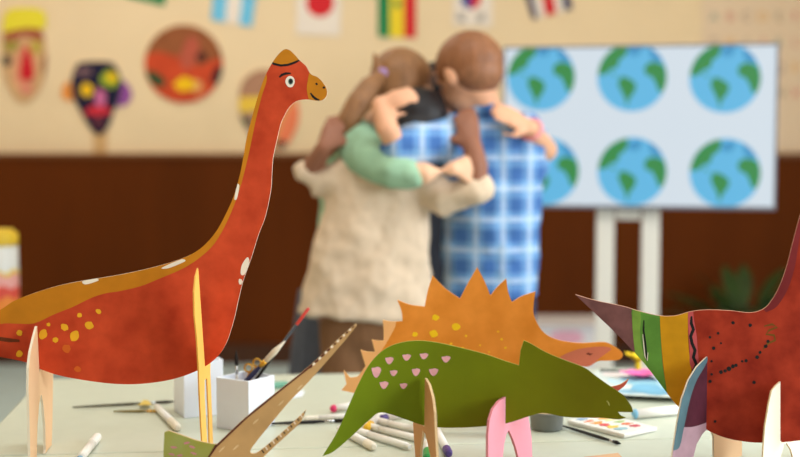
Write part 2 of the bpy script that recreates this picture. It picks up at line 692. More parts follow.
# --- green spotted dinosaur
Yg = 2.03
gx = at(450, 440, Yg)
GR = empty('cardboard_dinosaur', (gx.x, Yg, T), 'olive green cardboard dinosaur with pink spots and a notched snout', 'cardboard dinosaur', 'painted cardboard dinosaurs on the table')
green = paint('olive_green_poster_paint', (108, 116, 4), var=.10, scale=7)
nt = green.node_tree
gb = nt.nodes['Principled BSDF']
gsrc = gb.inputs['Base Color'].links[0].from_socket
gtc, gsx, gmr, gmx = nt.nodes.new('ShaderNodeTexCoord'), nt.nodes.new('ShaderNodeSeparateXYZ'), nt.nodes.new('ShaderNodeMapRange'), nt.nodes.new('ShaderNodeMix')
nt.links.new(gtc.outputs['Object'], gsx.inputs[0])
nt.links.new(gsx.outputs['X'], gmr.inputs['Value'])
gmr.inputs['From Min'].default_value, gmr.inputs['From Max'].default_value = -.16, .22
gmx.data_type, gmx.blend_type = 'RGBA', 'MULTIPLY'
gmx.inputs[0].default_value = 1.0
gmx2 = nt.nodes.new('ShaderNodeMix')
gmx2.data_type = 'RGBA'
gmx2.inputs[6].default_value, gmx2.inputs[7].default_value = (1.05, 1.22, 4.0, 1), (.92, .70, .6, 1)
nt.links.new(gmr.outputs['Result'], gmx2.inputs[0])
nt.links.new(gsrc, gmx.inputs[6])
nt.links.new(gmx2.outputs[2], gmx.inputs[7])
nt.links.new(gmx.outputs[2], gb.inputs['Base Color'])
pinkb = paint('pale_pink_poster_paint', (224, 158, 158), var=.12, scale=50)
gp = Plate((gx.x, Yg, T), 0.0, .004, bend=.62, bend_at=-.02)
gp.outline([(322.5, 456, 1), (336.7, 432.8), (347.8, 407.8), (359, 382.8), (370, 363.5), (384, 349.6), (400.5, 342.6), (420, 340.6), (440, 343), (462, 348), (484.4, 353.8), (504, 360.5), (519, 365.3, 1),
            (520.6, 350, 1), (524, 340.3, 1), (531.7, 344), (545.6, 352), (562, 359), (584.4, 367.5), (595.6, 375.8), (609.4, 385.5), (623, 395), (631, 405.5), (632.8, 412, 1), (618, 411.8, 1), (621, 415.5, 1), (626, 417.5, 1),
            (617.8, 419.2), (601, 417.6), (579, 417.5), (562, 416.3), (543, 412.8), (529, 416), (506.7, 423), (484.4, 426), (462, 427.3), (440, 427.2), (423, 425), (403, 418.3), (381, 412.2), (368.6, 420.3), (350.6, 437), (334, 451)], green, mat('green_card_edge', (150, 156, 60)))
for x, y, a, b in ((376.4, 371.7, 4.8, 5.8), (389.4, 360.2, 4.2, 3.8), (406.7, 357, 4.3, 3.4), (424, 355.8, 4.2, 3.2), (446, 358.8, 4.5, 3.4), (393.6, 372.7, 3.8, 3.2), (416, 371.7, 4.2, 4), (433.6, 371.7, 4.6, 4), (384, 384.7, 4.4, 4), (403.6, 385.6, 3.8, 3)):
    gp.patch([(x - a, y - b * .6), (x - a * .3, y - b * .75), (x + a * .3, y - b * .9), (x + a, y - b * .5), (x + a * .6, y + b * .5), (x, y + b), (x - a * .6, y + b * .6)], pinkb, 1)
gp.patch(stroke([(606.6, 400.5), (608.2, 402.5), (609.2, 405.4)], .9), mat('pale_scratch', (196, 186, 110)), 1, raw=True)
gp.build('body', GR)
leg_plate('leg', 424, 425.5,
          {'outer': [(426, 378), (430, 385), (433.5, 398), (435.3, 412), (436, 428), (437, 445), (437.6, 456)], 'inner': [(431.4, 456), (429, 444), (426.6, 434)]},
          {'inner': [(425.4, 432), (423, 438), (421.5, 448), (421, 456)], 'outer': [(416.4, 456), (415.2, 440), (414.2, 424)]},
          (438, 432), (421, 416.6), slot_point(424.6, Yg), math.radians(-11), mat('brown_kraft_card', (196, 140, 86), rough=.75, var=.06, scale=9), kraft, GR, gap=.007, label='brown kraft hind leg piece')
pinkc = mat('pink_painted_card', (236, 150, 164), rough=.6, var=.07, scale=12, stretch=(1, 1, .3))
leg_plate('leg', 506, 423,
          {'outer': [(504.6, 396.5), (498, 401), (492, 409), (488.5, 420), (487, 435), (487, 456)], 'inner': [(501.8, 456), (503, 444), (505.2, 434)]},
          {'inner': [(507.8, 430), (511.5, 438), (515, 448), (517, 456)], 'outer': [(531.2, 456), (530.4, 436), (527.5, 418)]},
          (487, 501.5), (518, 531.6), slot_point(506.4, Yg), math.radians(25), pinkc, mat('pink_card_edge', (206, 120, 122)), GR, gap=.007, label='pink front leg piece')
hp = Plate((gx.x, Yg + .012, T), 0.0, .003)
hp.outline([(604, 384, 1), (609, 386.5), (618, 385), (624, 382), (628.6, 378.6, 1), (625, 385), (619, 390), (612, 394), (603, 394, 1)], paint('rust_red_poster_paint', (186, 82, 62)), kraft)
hp.build('horn', GR, label='rust red horn')

# --- orange spiky dinosaur
Yo = 2.33
ox = at(470, 420, Yo)
OR = empty('cardboard_dinosaur', (ox.x, Yo, T), 'orange cardboard dinosaur with a spiky back, behind the green dinosaur', 'cardboard dinosaur', 'painted cardboard dinosaurs on the table')
orange = paint('orange_poster_paint', (224, 132, 40), var=.10, scale=16, c2=(228, 140, 54))
op = Plate((ox.x, Yo, T), 0.0, .004)
op.outline([(341.6, 390, 1), (346.5, 384, 1), (343.6, 370, 1), (350, 377.5, 1), (358, 376), (365.5, 366, 1), (360.6, 349.7, 1), (367, 351.5), (375, 352, 1), (373.5, 346), (371.8, 339.6, 1), (377, 340.5), (383.6, 340.6, 1), (383.6, 330),
            (382.8, 320, 1), (392, 321.5), (402.5, 321, 1), (401.5, 311), (397.3, 299.8, 1), (410, 304.5), (424.6, 306.5, 1), (428, 290), (432.6, 275.3, 1), (445, 288), (460, 298.5, 1), (468, 283), (477.2, 267.2, 1), (484, 280), (490.5, 295.3, 1),
            (498, 286), (506.3, 278.4, 1), (508, 291), (511.8, 302, 1), (522, 296), (535.3, 291.4, 1), (533.6, 304), (534.2, 316), (542.5, 331), (555.6, 339), (578, 342.8), (604, 342), (613, 345.6), (620.5, 350.6), (622.6, 355.4), (618.8, 359.6), (607.6, 360.5), (598, 361), (589, 366), (579, 367),
            (560, 378), (540, 395), (510, 405), (470, 410), (430, 408), (400, 402), (370, 396), (355, 393)], orange, mat('orange_cut_edge', (240, 178, 110)))
op.patch([(558, 359), (575, 350), (591, 347), (606, 346.6), (611, 349), (604, 354.5), (597, 360), (590, 370, 1), (565, 372, 1)], paint('dusty_pink_poster_paint', (212, 118, 90)), 1)
op.patch(stroke([(586, 354), (588.5, 352.8), (589.5, 354.8), (592, 353)], 1.1), mat('dark_red_ink', (110, 44, 30)), 2, raw=True)
op.patch([(337, 360, 1), (352, 340, 1), (372, 330, 1), (388, 310, 1), (396, 322), (388, 340), (374, 362), (362, 385), (352, 396, 1), (335, 396, 1)], paint('peach_poster_paint', (240, 176, 112), var=.05), 1)
yb = paint('bright_yellow_poster_paint', (246, 196, 30), var=.05)
for x, y, r in ((435.6, 317.5, 3.6), (433.6, 333.5, 4.2), (456, 326.4, 4.4), (415, 334.2, 2.8), (451, 343.5, 1.3), (462.5, 348, 1.4), (466, 335.6, 1.2), (498, 331.4, 1), (501.6, 339, 1.2), (505.4, 347.6, 1.2), (480, 345, .9), (489, 352, .9)):
    op.patch(blob(x, y, r, r * .85), yb, 2)
op.build('body', OR)


def strut(P, beta, z, w, parent, m, label, top=.05):
    pl = Plate(P, PI / 2 - beta, .004)
    g = .0035
    v = lambda u, h: Vector((u, h - P.z + .0))
    pl.outline(None, m, kraft, uv=[v(-g, z), v(-g, z + top), v(-w * .5, z + top * 1.1), v(-w, z - .005), v(-w, T + .0012), v(-w * .45, T + .0012), v(-w * .2, z - .02), v(w * .2, z - .02), v(w * .45, T + .0012), v(w, T + .0012), v(w, z - .005), v(w * .5, z + top * 1.1), v(g, z + top), v(g, z)])
    return pl.build('leg', parent, label=label)


strut(Vector((at(427, 400, Yo).x, Yo, T)), math.atan((427 - 400) / F), at(427, 406, Yo).z, .05, OR, wood_card, None)
strut(Vector((at(495, 400, Yo).x, Yo, T)), math.atan((495 - 400) / F), at(495, 406, Yo).z, .05, OR, wood_card, None)

# --- red dinosaur with a striped tail
Yr = 2.06
RPHI = math.radians(-12)
rx = at(730, 440, Yr)
RD = empty('cardboard_dinosaur', (rx.x, Yr, T), 'dark red cardboard dinosaur with a purple, green and yellow striped tail', 'cardboard dinosaur', 'painted cardboard dinosaurs on the table')
red2 = paint('dark_red_poster_paint', (150, 40, 22), var=.24, scale=24, c2=(160, 52, 30))
purp = paint('dusky_purple_poster_paint', (116, 74, 70), var=.2, scale=40)
grn2 = paint('leaf_green_poster_paint', (92, 134, 52), var=.18, scale=26)
yel2 = paint('mustard_poster_paint', (206, 142, 20), var=.12, scale=22)
rp = Plate((rx.x, Yr, T), RPHI, .005)
rp.outline([(575.6, 294.6, 1), (596, 300.5), (622.5, 306), (641, 311.5), (659, 315.5), (675, 315.6), (690, 311.6), (706.6, 309.7), (730, 310.5), (750, 312.5), (763, 309), (771, 301), (779, 287), (786, 268), (792, 245), (797, 226), (803, 205), (812, 180), (822, 160),
            (838, 148), (858, 150), (866, 165), (858, 176), (846, 190), (842, 230), (852, 290), (866, 340), (862, 400), (840, 430), (800, 440), (763, 442.3), (743, 441), (724, 437), (706, 429), (690, 417), (678, 406), (671, 398), (649, 369), (635.7, 353.5), (617, 334), (596, 314)], red2, mat('pinkish_card_edge', (206, 150, 120)))
rp.patch([(565, 285, 1), (632, 295, 1), (632, 311), (633, 330), (637.5, 356), (637, 370, 1), (565, 320, 1)], purp, 1)
rp.patch([(632, 296, 1), (631.6, 312), (633, 332), (637, 352), (637, 372, 1), (668, 408, 1), (667, 392), (663, 366), (661, 340), (660, 316), (661, 300, 1)], grn2, 1)
rp.patch([(633, 304, 1), (640, 304, 1), (641, 318), (640, 335), (643, 352), (646, 362), (644, 372, 1), (637, 362), (633.6, 340), (632.4, 320)], paint('light_green_poster_paint', (120, 150, 60), var=.15, scale=40), 2)
rp.patch([(660, 300, 1), (660, 318), (661.5, 345), (664, 370), (667.5, 396), (669, 420, 1), (705, 430, 1), (696, 395), (690, 360), (688, 335), (688, 312), (688, 300, 1)], yel2, 2)
rp.patch([(687.6, 300, 1), (693.6, 300, 1), (693.4, 315), (696.5, 335), (697.6, 350), (699, 372), (690.5, 366), (689.5, 350), (688.4, 330)], paint('rose_pink_poster_paint', (196, 84, 84)), 3)
rp.patch(stroke([(691.5, 316), (691.2, 323), (693.4, 329), (690.6, 336), (692, 343), (695, 350), (693.4, 357), (696.4, 364), (693, 372), (690, 378)], 3.2), black_p, 4, raw=True)
rp.patch(stroke([(644, 320), (643.6, 330), (645.4, 342), (646.2, 352), (646.6, 360)], 1.7), black_p, 3, raw=True)
rp.patch(stroke([(642.8, 334), (643.8, 345), (645, 356), (647.4, 360.5), (648, 352)], .9), white_p, 4, raw=True)
for x, y, r in ((710, 381, 1.7), (711.6, 374, 1.3), (721, 371.7, 1.9), (725, 370.5, 1.7), (729, 368.6, 2.2), (733, 366, 2), (736, 365, 1.6), (746, 360.5, 1.6), (757, 357, 1.9), (765.6, 346, 1.8), (768, 341, 1.6), (754, 382, 1.7), (713.6, 348, 1.7), (718, 333, 1.4), (710, 337, 1.3), (733, 322.6, 1.6), (750, 325, 1.8), (742, 361, 1.2), (715, 421, 1.3), (760, 352, 1.5), (711.5, 361, 1.2), (721, 343, 1)):
    rp.patch(blob(x, y, r, r), black_p, 2)
rp.patch(stroke([(764, 326), (772, 324), (777, 327), (769, 330), (766, 334), (774, 335), (775, 340), (768, 343), (763, 349)], 2.2), paint('olive_brown_poster_paint', (112, 74, 26)), 1, raw=True)
rp.patch([(790, 205, 1), (806, 200, 1), (799, 240), (795, 265), (788, 288), (777, 306), (766, 312, 1), (760, 306, 1)], paint('maroon_poster_paint', (120, 40, 40), var=.2), 1)
rp.build('body', RD)


def on_plate(pl, px, py):
    q = pl.w(pl.uv((px, py)), 0)
    return Vector((q.x, q.y, T))


teal = paint('slate_blue_poster_paint', (84, 110, 118), var=.14, scale=30)
lilac = paint('dusty_lilac_poster_paint', (176, 140, 150), var=.12, scale=26)
plum = paint('dark_plum_poster_paint', (78, 34, 46), var=.2, scale=30)
leg_plate('leg', 707, 429,
          {'outer': [(706.6, 356.6), (703, 360), (696, 367), (688, 380), (681, 399.4), (676.7, 421.7), (672.8, 446.7), (671.6, 456)], 'inner': [(693, 456), (696, 444), (701.7, 434), (705.6, 430)]},
          {'inner': [(710.5, 431), (712.6, 436), (713, 456)], 'outer': [(741, 456), (741, 444), (740, 432)]},
          (670, 691), (713.5, 742), on_plate(rp, 707.4, 429), math.radians(44), lilac, pale_edge, RD, gap=.006, thick=.0025,
          patches=(([(712, 340, 1), (712, 420, 1), (690, 427), (668, 424, 1), (690, 340, 1)], plum, 1), ([(712, 350, 1), (704, 366), (695, 382), (688.5, 402), (683, 428), (679, 446), (674, 450), (664, 450, 1), (670, 400, 1), (690, 350, 1)], teal, 2),
                   ([(709, 425, 1), (709, 470, 1), (760, 470, 1), (760, 425, 1)], wood_card, 3)), label='hind leg piece painted slate blue, plum and lilac')
leg_plate('leg', 780, 441,
          {'outer': [(779.6, 381.4), (775, 385.6), (771, 391), (768, 405), (764.4, 427), (763, 445), (762.4, 456)], 'inner': [(780, 456), (782, 449), (783.4, 444)]},
          {'inner': [(786, 443), (790, 449), (792, 456)], 'outer': [(806, 456), (806, 446), (804, 437)]},
          (762, 779), (793, 806), on_plate(rp, 781, 441), math.radians(38), mat('white_card', (236, 222, 200), rough=.75, var=.03, scale=9), kraft, RD, gap=.006, thick=.0025, label='unpainted whitish front leg piece')

# --- tan long-snouted dinosaur at the front
Yc = 1.94
cx = at(210, 470, Yc)
CR = empty('cardboard_dinosaur', (cx.x, Yc, T), 'tan long-snouted cardboard dinosaur with open jaws and an olive back, at the front edge', 'cardboard dinosaur', 'painted cardboard dinosaurs on the table')
olive = paint('khaki_poster_paint', (166, 158, 66), var=.12, scale=18, c2=(150, 150, 84))
tan = paint('tan_poster_paint', (196, 150, 98), var=.12, scale=16)
bt = 140 + F * .551 / Yc
cpl = Plate((cx.x, Yc, T), 0.0, .004)
cpl.outline([(164.6, 432, 1), (169, 430.4, 1), (185, 436), (198, 440.5), (212.7, 443.6, 1), (217, 444, 1), (246.5, 416.4), (278.6, 390.4), (311, 364.4), (343, 334.6), (355.6, 323.8, 1), (357, 325.4, 1), (343, 342.5), (311, 379), (288, 403), (269, 426), (256, 442), (250.4, 450.5), (252, 453.4), (258, 452),
             (278.6, 435.4), (298, 417.7), (306.4, 409.4, 1), (301, 421.4), (288, 434), (269, 451.5), (258, 464), (252, 480), (250, bt - 8, 1), (250, bt - .6, 1), (228, bt - .6, 1), (226, bt - 12), (214, bt - 16), (202, bt - 12), (200, bt - .6, 1), (176, bt - .6, 1), (170, 490), (164, 460)], olive, kraft)
cpl.patch([(206, 462, 1), (216, 445), (246, 416), (278, 389), (310, 363), (343, 333), (356, 318, 1), (368, 325, 1), (300, 440, 1), (262, 470), (250, 490), (225, 492), (210, 478)], tan, 1)
dkb = paint('chocolate_poster_paint', (94, 46, 34))
cpl.patch(stroke([(207, 460), (216, 446), (246.5, 417), (278.6, 391), (311, 365.4), (330, 348)], 2.6), dkb, 2, raw=True)
for k in range(15):
    t = k / 14
    x, y = 311 + 42 * t, 366.5 - 40 * t
    cpl.patch(blob(x, y, 1.7 - .5 * t, 1.1, -.8), dkb if k % 2 == 0 else white_p, 3)
for k in range(13):
    t = k / 12
    x, y = 262 + 42 * t, 450.5 - 38.5 * t
    cpl.patch(stroke([(x - 1.0, y - 2.4), (x + 2.2, y + 2.2)], 2.2), black_p if k % 2 == 0 else white_p, 3, raw=True)
pinkd = paint('mauve_pink_poster_paint', (200, 128, 132))
for x, y, r in ((174, 447, .1), (187, 442.5, -.2), (194, 453, .3), (180, 455, -.1), (192.5, 446.6, .4), (172, 454, .2)):
    cpl.patch(blob(x, y, 3.2, 1.1, r), pinkd, 2)
for x, y in ((222, 449), (236, 447), (256, 421), (281, 403), (300, 387)):
    cpl.patch(blob(x, y, 4, .7, -.75), paint('pale_tan_poster_paint', (222, 186, 140)), 2)
cpl.build('body', CR)
strut(Vector((at(190, 470, Yc).x, Yc, T)), math.atan((190 - 400) / F) + .5, T + .0212, .045, CR, mat('olive_card', (150, 142, 60)), None, top=.024)

# ------------------------------------------------------- things on the table
white_card = mat('white_cardboard', (236, 240, 248), rough=.7)


def open_box(name, corner, ang, s, h, label):
    """Open-topped square pencil box; corner is its corner nearest us, ang the heading of the face running to the right."""
    c = on(*corner)
    a = Vector((math.cos(ang), math.sin(ang), 0))
    b = Vector((-math.sin(ang), math.cos(ang), 0))
    mid = c + (a + b) * (s / 2)
    t = empty(name, (mid.x, mid.y, T), label, 'box', 'white pencil boxes')
    m = MB()
    w = .004

    def ring(r, z):
        return [Vector((mid.x, mid.y, z)) + a * (i * r) + b * (j * r) for i, j in ((-1, -1), (1, -1), (1, 1), (-1, 1))]
    o0, o1, i1, i0 = ring(s / 2, T + .0008), ring(s / 2, T + h), ring(s / 2 - w, T + h), ring(s / 2 - w, T + .006)
    m.rings([o0, o1, i1, i0], white_card)
    m.build('shell', t)
    return mid, a, b


BA, BAx, BAy = open_box('pencil_box', (249, 433), math.radians(58), .079, .098, 'white square pencil box in front, holding brushes and gold scissors')
BB, BBx, BBy = open_box('pencil_box', (184.5, 418.5), math.radians(25), .08, .112, 'white square pencil box behind, partly hidden by the red long-necked dinosaur')
dark_br = mat('dark_bristle', (36, 28, 24), rough=.9, var=.3, scale=200, stretch=(1, 1, .1))
ferrule = mat('silver_ferrule', (190, 190, 188), rough=.3, metal=1)
gold = mat('gold_metal', (214, 160, 60), rough=.28, metal=1)


def brush(name, p0, p1, r, cols, label, cat='paintbrush', group=None, hair=.22, fer=.12):
    """Paintbrush from the handle end p0 to the bristle tip p1."""
    p0, p1 = Vector(p0), Vector(p1)
    d = p1 - p0
    t = empty(name, p0, label, cat, group)
    h0 = 1 - hair - fer
    MB().tube([p0, p0 + d * .2, p0 + d * (h0 * .8), p0 + d * h0], [r * .5, r * .8, r, r * .7], cols[0], segs=10).build('handle', t, smooth=True)
    MB().tube([p0 + d * h0, p0 + d * (h0 + fer)], [r * .8, r * .95], cols[1], segs=10, round_ends=False).build('ferrule', t, smooth=True)
    MB().tube([p0 + d * (h0 + fer), p0 + d * (1 - hair * .5), p1], [r * .9, r * 1.1, r * .15], cols[2], segs=10, round_ends=False).build('bristles', t, smooth=True)
    return t


zin = T + .0085
black_lac = mat('black_lacquer', (22, 20, 22), rough=.3)
cream_h = mat('cream_handle', (230, 214, 190), rough=.45)


def stand(base, off, top_px, reach_y):
    """Foot point inside the box and the tip point for something leaning in it."""
    return Vector((base.x + off[0], base.y + off[1], zin)), at(*top_px, reach_y)


p, q = stand(BA, (-.016, .012), (236, 350), BA.y + .014)
brush('paintbrush', p, q, .0035, (mat('pale_handle', (222, 214, 200), rough=.4), ferrule, dark_br), 'thin upright paintbrush with dark bristles in the front white pencil box', group='tools in the pencil box')


def lean(rim, tip, dy):
    """Something leaning over the rim: it passes the rim at one sight line and ends at another."""
    R = on(rim[0], rim[1], T + .100)
    Q = at(tip[0], tip[1], R.y + dy)
    D = Q - R
    k = (R.z - zin) / D.z
    for ax in (BAx, BAy):            # stops where it meets the inside of the box
        o, v = (R - BA).dot(ax), D.dot(ax)
        lim = .0395 - .004 - .0065
        if abs(v) > 1e-6:
            k = min(k, max((o - lim) / v, (o + lim) / v))
    return R - D * k, Q


p, q = lean((252, 375), (285, 341), -.012)
brush('paintbrush', p, q, .0055, (mat('navy_handle', (48, 48, 78), rough=.4), gold, cream_h), 'flat paintbrush with a broad cream head leaning in the pencil box', group='tools in the pencil box', hair=.36, fer=.10)
p, q = lean((260, 374), (308, 309), .026)
t = empty('pencil', p, 'long black pencil with a red end sticking out of the pencil box', 'pencil', 'tools in the pencil box')
d = q - p
MB().tube([p, p + d * .86], .0032, black_lac, segs=8, round_ends=False).build('shaft', t, smooth=True)
MB().tube([p + d * .86, q], [.0033, .0034], mat('red_lacquer', (196, 62, 52), rough=.35), segs=8).build('tip', t, smooth=True, label='red end')
# gold scissors, handles up
c1 = BA + Vector((-.002, .030, 0))
sc = empty('scissors', (c1.x, c1.y, zin), 'gold handled scissors standing handles up in the pencil box', 'scissors', 'tools in the pencil box')


def torus(mb, c, R, r, m, ax, bx, n=20, k=8):
    c, ax, bx = Vector(c), Vector(ax), Vector(bx)
    nz = ax.cross(bx)
    for_r = []
    for i in range(n):
        a = 2 * PI * i / n
        e = ax * math.cos(a) + bx * math.sin(a)
        ring = [c + e * (R[0] if not isinstance(R, float) else R) + (e * math.cos(2 * PI * j / k) + nz * math.sin(2 * PI * j / k)) * r for j in range(k)]
        for_r.append(ring)
    vs = [v for g in for_r for v in g]
    fs = [(i * k + j, ((i + 1) % n) * k + j, ((i + 1) % n) * k + (j + 1) % k, i * k + (j + 1) % k) for i in range(n) for j in range(k)]
    mb.add(vs, fs, m)


for sgn, hpx in ((-1, (248.5, 368)), (1, (257, 363))):
    hc = at(*hpx, c1.y - .004 * sgn)
    m = MB()
    torus(m, hc, .0075, .0018, gold, (1, 0, 0), (0, 0, 1))
    m.tube([hc + Vector((-.002 * sgn, 0, -.0078)), Vector((c1.x + .003 * sgn, c1.y - .004 * sgn, T + .075))], .0022, gold, segs=8)
    m.build('handle', sc, smooth=True)
    MB().tube([Vector((c1.x + .003 * sgn, c1.y - .004 * sgn, T + .075)), Vector((c1.x - .004 * sgn, c1.y - .004 * sgn, zin + .001))], [(.004, .0012), (.001, .0008)], ferrule, segs=8, round_ends=False).build('blade', sc, smooth=True)

marker_white = mat('white_marker_plastic', (240, 236, 228), rough=.4)


def marker(name, a, b, r, cap_m, label, end_m=None, group='white felt markers', z=0.0, cap_frac=.30, zb=None):
    """Felt marker lying from its cap end a to its plug end b, given in sight-line coordinates; r is its radius."""
    zz = T + r * 1.08 + .0006 + z
    A, B = on(*a, zz), on(*b, zz if zb is None else T + r * 1.08 + .0006 + zb)
    t = empty(name, (A.x, A.y, T), label, 'marker', group)
    d = B - A
    L = d.length
    u = d / L
    MB().tube([A + d * cap_frac, A + d * .94, A + d * .95], [r, r, r * .8], marker_white, segs=18, round_ends=False).build('barrel', t, smooth=False).data.polygons.foreach_set('use_smooth', [True] * 18 * 2 + [False] * 2)
    MB().tube([A, A + u * .002, A + d * .05, A + d * cap_frac], [r * .55, r * .85, r * 1.06, r * 1.08], cap_m, segs=18, round_ends=False).build('cap', t)
    MB().tube([A + d * .951, B], [r * .8, r * .7], end_m or cap_m, segs=18, round_ends=False).build('end_plug', t)
    return t


M = lambda n, c: mat(n, c, rough=.4)
pinkcap, violet, greencap, yellowcap, bluecap = M('magenta_plastic', (222, 60, 110)), M('violet_plastic', (84, 66, 130)), M('green_plastic', (40, 150, 74)), M('yellow_plastic', (238, 186, 40)), M('pale_blue_plastic', (130, 190, 222))
creamcap = M('cream_plastic', (236, 226, 206))
marker('felt_marker', (98, 436), (79, 460), .0075, marker_white, 'white felt marker lying alone near the lower left corner, blue plug end', end_m=bluecap, cap_frac=.36)
marker('felt_marker', (178, 428), (156, 406), .0072, creamcap, 'white felt marker lying beside the rear white pencil box', end_m=creamcap)
marker('felt_marker', (331, 409), (360, 404), .0072, pinkcap, 'white felt marker with a pink cap, left of the green tail', cap_frac=.12, end_m=marker_white)
marker('felt_marker', (366, 428.5), (390, 407), .0072, yellowcap, 'white felt marker with a yellow cap under the green belly', cap_frac=.18, end_m=marker_white)
marker('felt_marker', (380, 419), (408, 413), .0072, violet, 'white felt marker with a violet cap, farther back under the green belly', cap_frac=.22, end_m=marker_white)
marker('felt_marker', (374, 447), (339, 428), .0074, creamcap, 'all-white felt marker pointing down at the left end of the pen heap', end_m=marker_white, cap_frac=.2)
marker('felt_marker', (352, 429), (410, 447), .0064, marker_white, 'all-white felt marker lying along the front of the pen heap', end_m=marker_white)
marker('felt_marker', (362, 424.5), (424, 440), .0064, marker_white, 'all-white felt marker lying in the middle of the pen heap', end_m=marker_white)
marker('felt_marker', (377, 420.5), (418, 430), .0064, marker_white, 'all-white felt marker lying along the back of the pen heap', end_m=marker_white)
marker('felt_marker', (449, 454), (436, 429), .0072, violet, 'white felt marker with a purple cap, right of the brown leg', cap_frac=.18, end_m=marker_white)
marker('felt_marker', (427, 459), (428, 442), .0072, greencap, 'felt marker with a green cap, between the prongs of the brown leg', cap_frac=.45, end_m=marker_white)
marker('felt_marker', (633, 414), (682, 409.5), .0095, bluecap, 'thick white felt marker lying behind the paint palette', cap_frac=.05, end_m=marker_white)

# brushes and pencils lying on the table
brush('paintbrush', on(73, 407.2, T + .004), on(178, 401.2, T + .004), .0029, (mat('dark_olive_handle', (62, 56, 34), rough=.4), ferrule, dark_br), 'long thin dark paintbrush lying under the red belly', group='brushes lying on the table')
y0, y1 = on(114, 411.3, T + .004), on(163, 411.0, T + .004)
brush('paintbrush', y0, y1, .003, (mat('olive_yellow_handle', (126, 108, 44), rough=.4), gold, mat('golden_bristle', (200, 160, 70), rough=.8)), 'short olive yellow paintbrush lying in front of the long dark one', group='brushes lying on the table')
yp = [on(138, 409.2), on(152, 409.0), on(149, 404.6), on(144, 403.6)]
MBt = MB()
MBt.add([v + Vector((0, 0, .0078)) for v in yp] + [v + Vector((0, 0, .0086)) for v in yp], [(3, 2, 1, 0), (4, 5, 6, 7), (0, 1, 5, 4), (1, 2, 6, 5), (2, 3, 7, 6), (3, 0, 4, 7)], mat('yellow_sponge_paper', (214, 184, 96), rough=.9))
tag(MBt.build('paper_scrap', origin=yp[0]), 'small yellow paper scrap lying on the dark paintbrush', 'paper scrap')
brush('paintbrush', on(270, 423.6, T + .0045), on(352, 420.2, T + .0045), .0036, (black_lac, ferrule, dark_br), 'black paintbrush lying behind the open jaws of the tan dinosaur', group='brushes lying on the table')
marker('felt_marker', (304, 418.6), (350, 415.8), .0048, creamcap, 'slim white felt marker lying just behind the black paintbrush', end_m=marker_white)
er = on(278, 388)
tag(MB().box((er.x, er.y, T + .0071), (.045, .02, .0125), mat('teal_rubber', (120, 176, 152), rough=.7), rot=.35).build('eraser', origin=(er.x, er.y, T), bevel=.003), 'teal eraser lying behind the front white pencil box', 'eraser')
ps = [on(287, 399), on(302, 397), on(305, 391), on(291, 392)]
MBt = MB()
MBt.add([v + Vector((0, 0, .0006)) for v in ps] + [v + Vector((0, 0, .0016)) for v in ps], [(3, 2, 1, 0), (4, 5, 6, 7), (0, 1, 5, 4), (1, 2, 6, 5), (2, 3, 7, 6), (3, 0, 4, 7)], white_card)
tag(MBt.build('paper_scrap', origin=ps[0]), 'small white paper scrap behind the tan snout', 'paper scrap')

# grey pot with tan paint
g = on(546.5, 429)
pot = empty('paint_pot', (g.x, g.y, T), 'small round grey pot filled with tan paint, behind the pink leg', 'pot')
greyp = mat('grey_plastic', (128, 130, 126), rough=.5)
MB().lathe((g.x, g.y, T), [(.028, .001), (.0305, .004), (.0325, .031), (.0338, .032), (.0338, .036), (.0308, .036), (.030, .026)], greyp).build('cup', pot, smooth=True)
MB().lathe((g.x, g.y, T), [(.0292, .0262), (.0296, .0335), (.02, .0348), (.001, .035)], mat('tan_paint', (206, 172, 122), rough=.5)).build('paint', pot, smooth=True, label='tan paint')

# paint palette
pc = [on(567, 424.5), on(624, 439), on(657, 431.5), on(600, 417)]
pal = empty('paint_palette', (sum(v.x for v in pc) / 4, sum(v.y for v in pc) / 4, T), 'white watercolour palette with smeared colour pans, right of the green snout', 'palette')


def slab(q, z0, z1, m, mb=None):
    mb = mb or MB()
    return mb.add([Vector((v.x, v.y, z0)) for v in q] + [Vector((v.x, v.y, z1)) for v in q], [(3, 2, 1, 0), (4, 5, 6, 7), (0, 1, 5, 4), (1, 2, 6, 5), (2, 3, 7, 6), (3, 0, 4, 7)], m)


tray_m = mat('white_palette_plastic', (236, 232, 222), rough=.35)
slab(pc, T + .0008, T + .009, tray_m).build('tray', pal, bevel=.002)
cols = [(140, 170, 200), (226, 130, 90), (240, 150, 50), (220, 60, 60), (240, 200, 70), (150, 190, 200), (236, 120, 60), (236, 170, 60), (240, 220, 150), (170, 190, 120), (226, 110, 60), (200, 70, 80)]


def bil(q, u, v):
    return q[0] * (1 - u) * (1 - v) + q[1] * u * (1 - v) + q[2] * u * v + q[3] * (1 - u) * v


k = 0
for j in range(2):
    for i in range(6):
        u0, u1, v0, v1 = .05 + i * .135, .05 + i * .135 + .115, .10 + j * .42, .10 + j * .42 + .36
        rb = random.Random(k * 7 + 1)
        P = [bil(pc, (u0 + u1) / 2 + .06 * math.cos(2 * PI * i / 12) * rb.uniform(.5, 1.25), (v0 + v1) / 2 + .16 * math.sin(2 * PI * i / 12) * rb.uniform(.5, 1.25)) for i in range(12)]
        mp_ = MB()
        mp_.rings([[Vector((v.x, v.y, z)) for v in P] for z in (T + .0092, T + .0098)], mat('watercolour_%d' % k, cols[k], rough=.35))
        mp_.build('paint_pan', pal)
        k += 1
brush('paintbrush', on(562, 425.6, T + .0045), on(621, 443.8, T + .0045), .0034, (black_lac, ferrule, black_lac), 'black handled paintbrush lying along the front of the palette', group='brushes lying on the table', hair=.12, fer=.06)

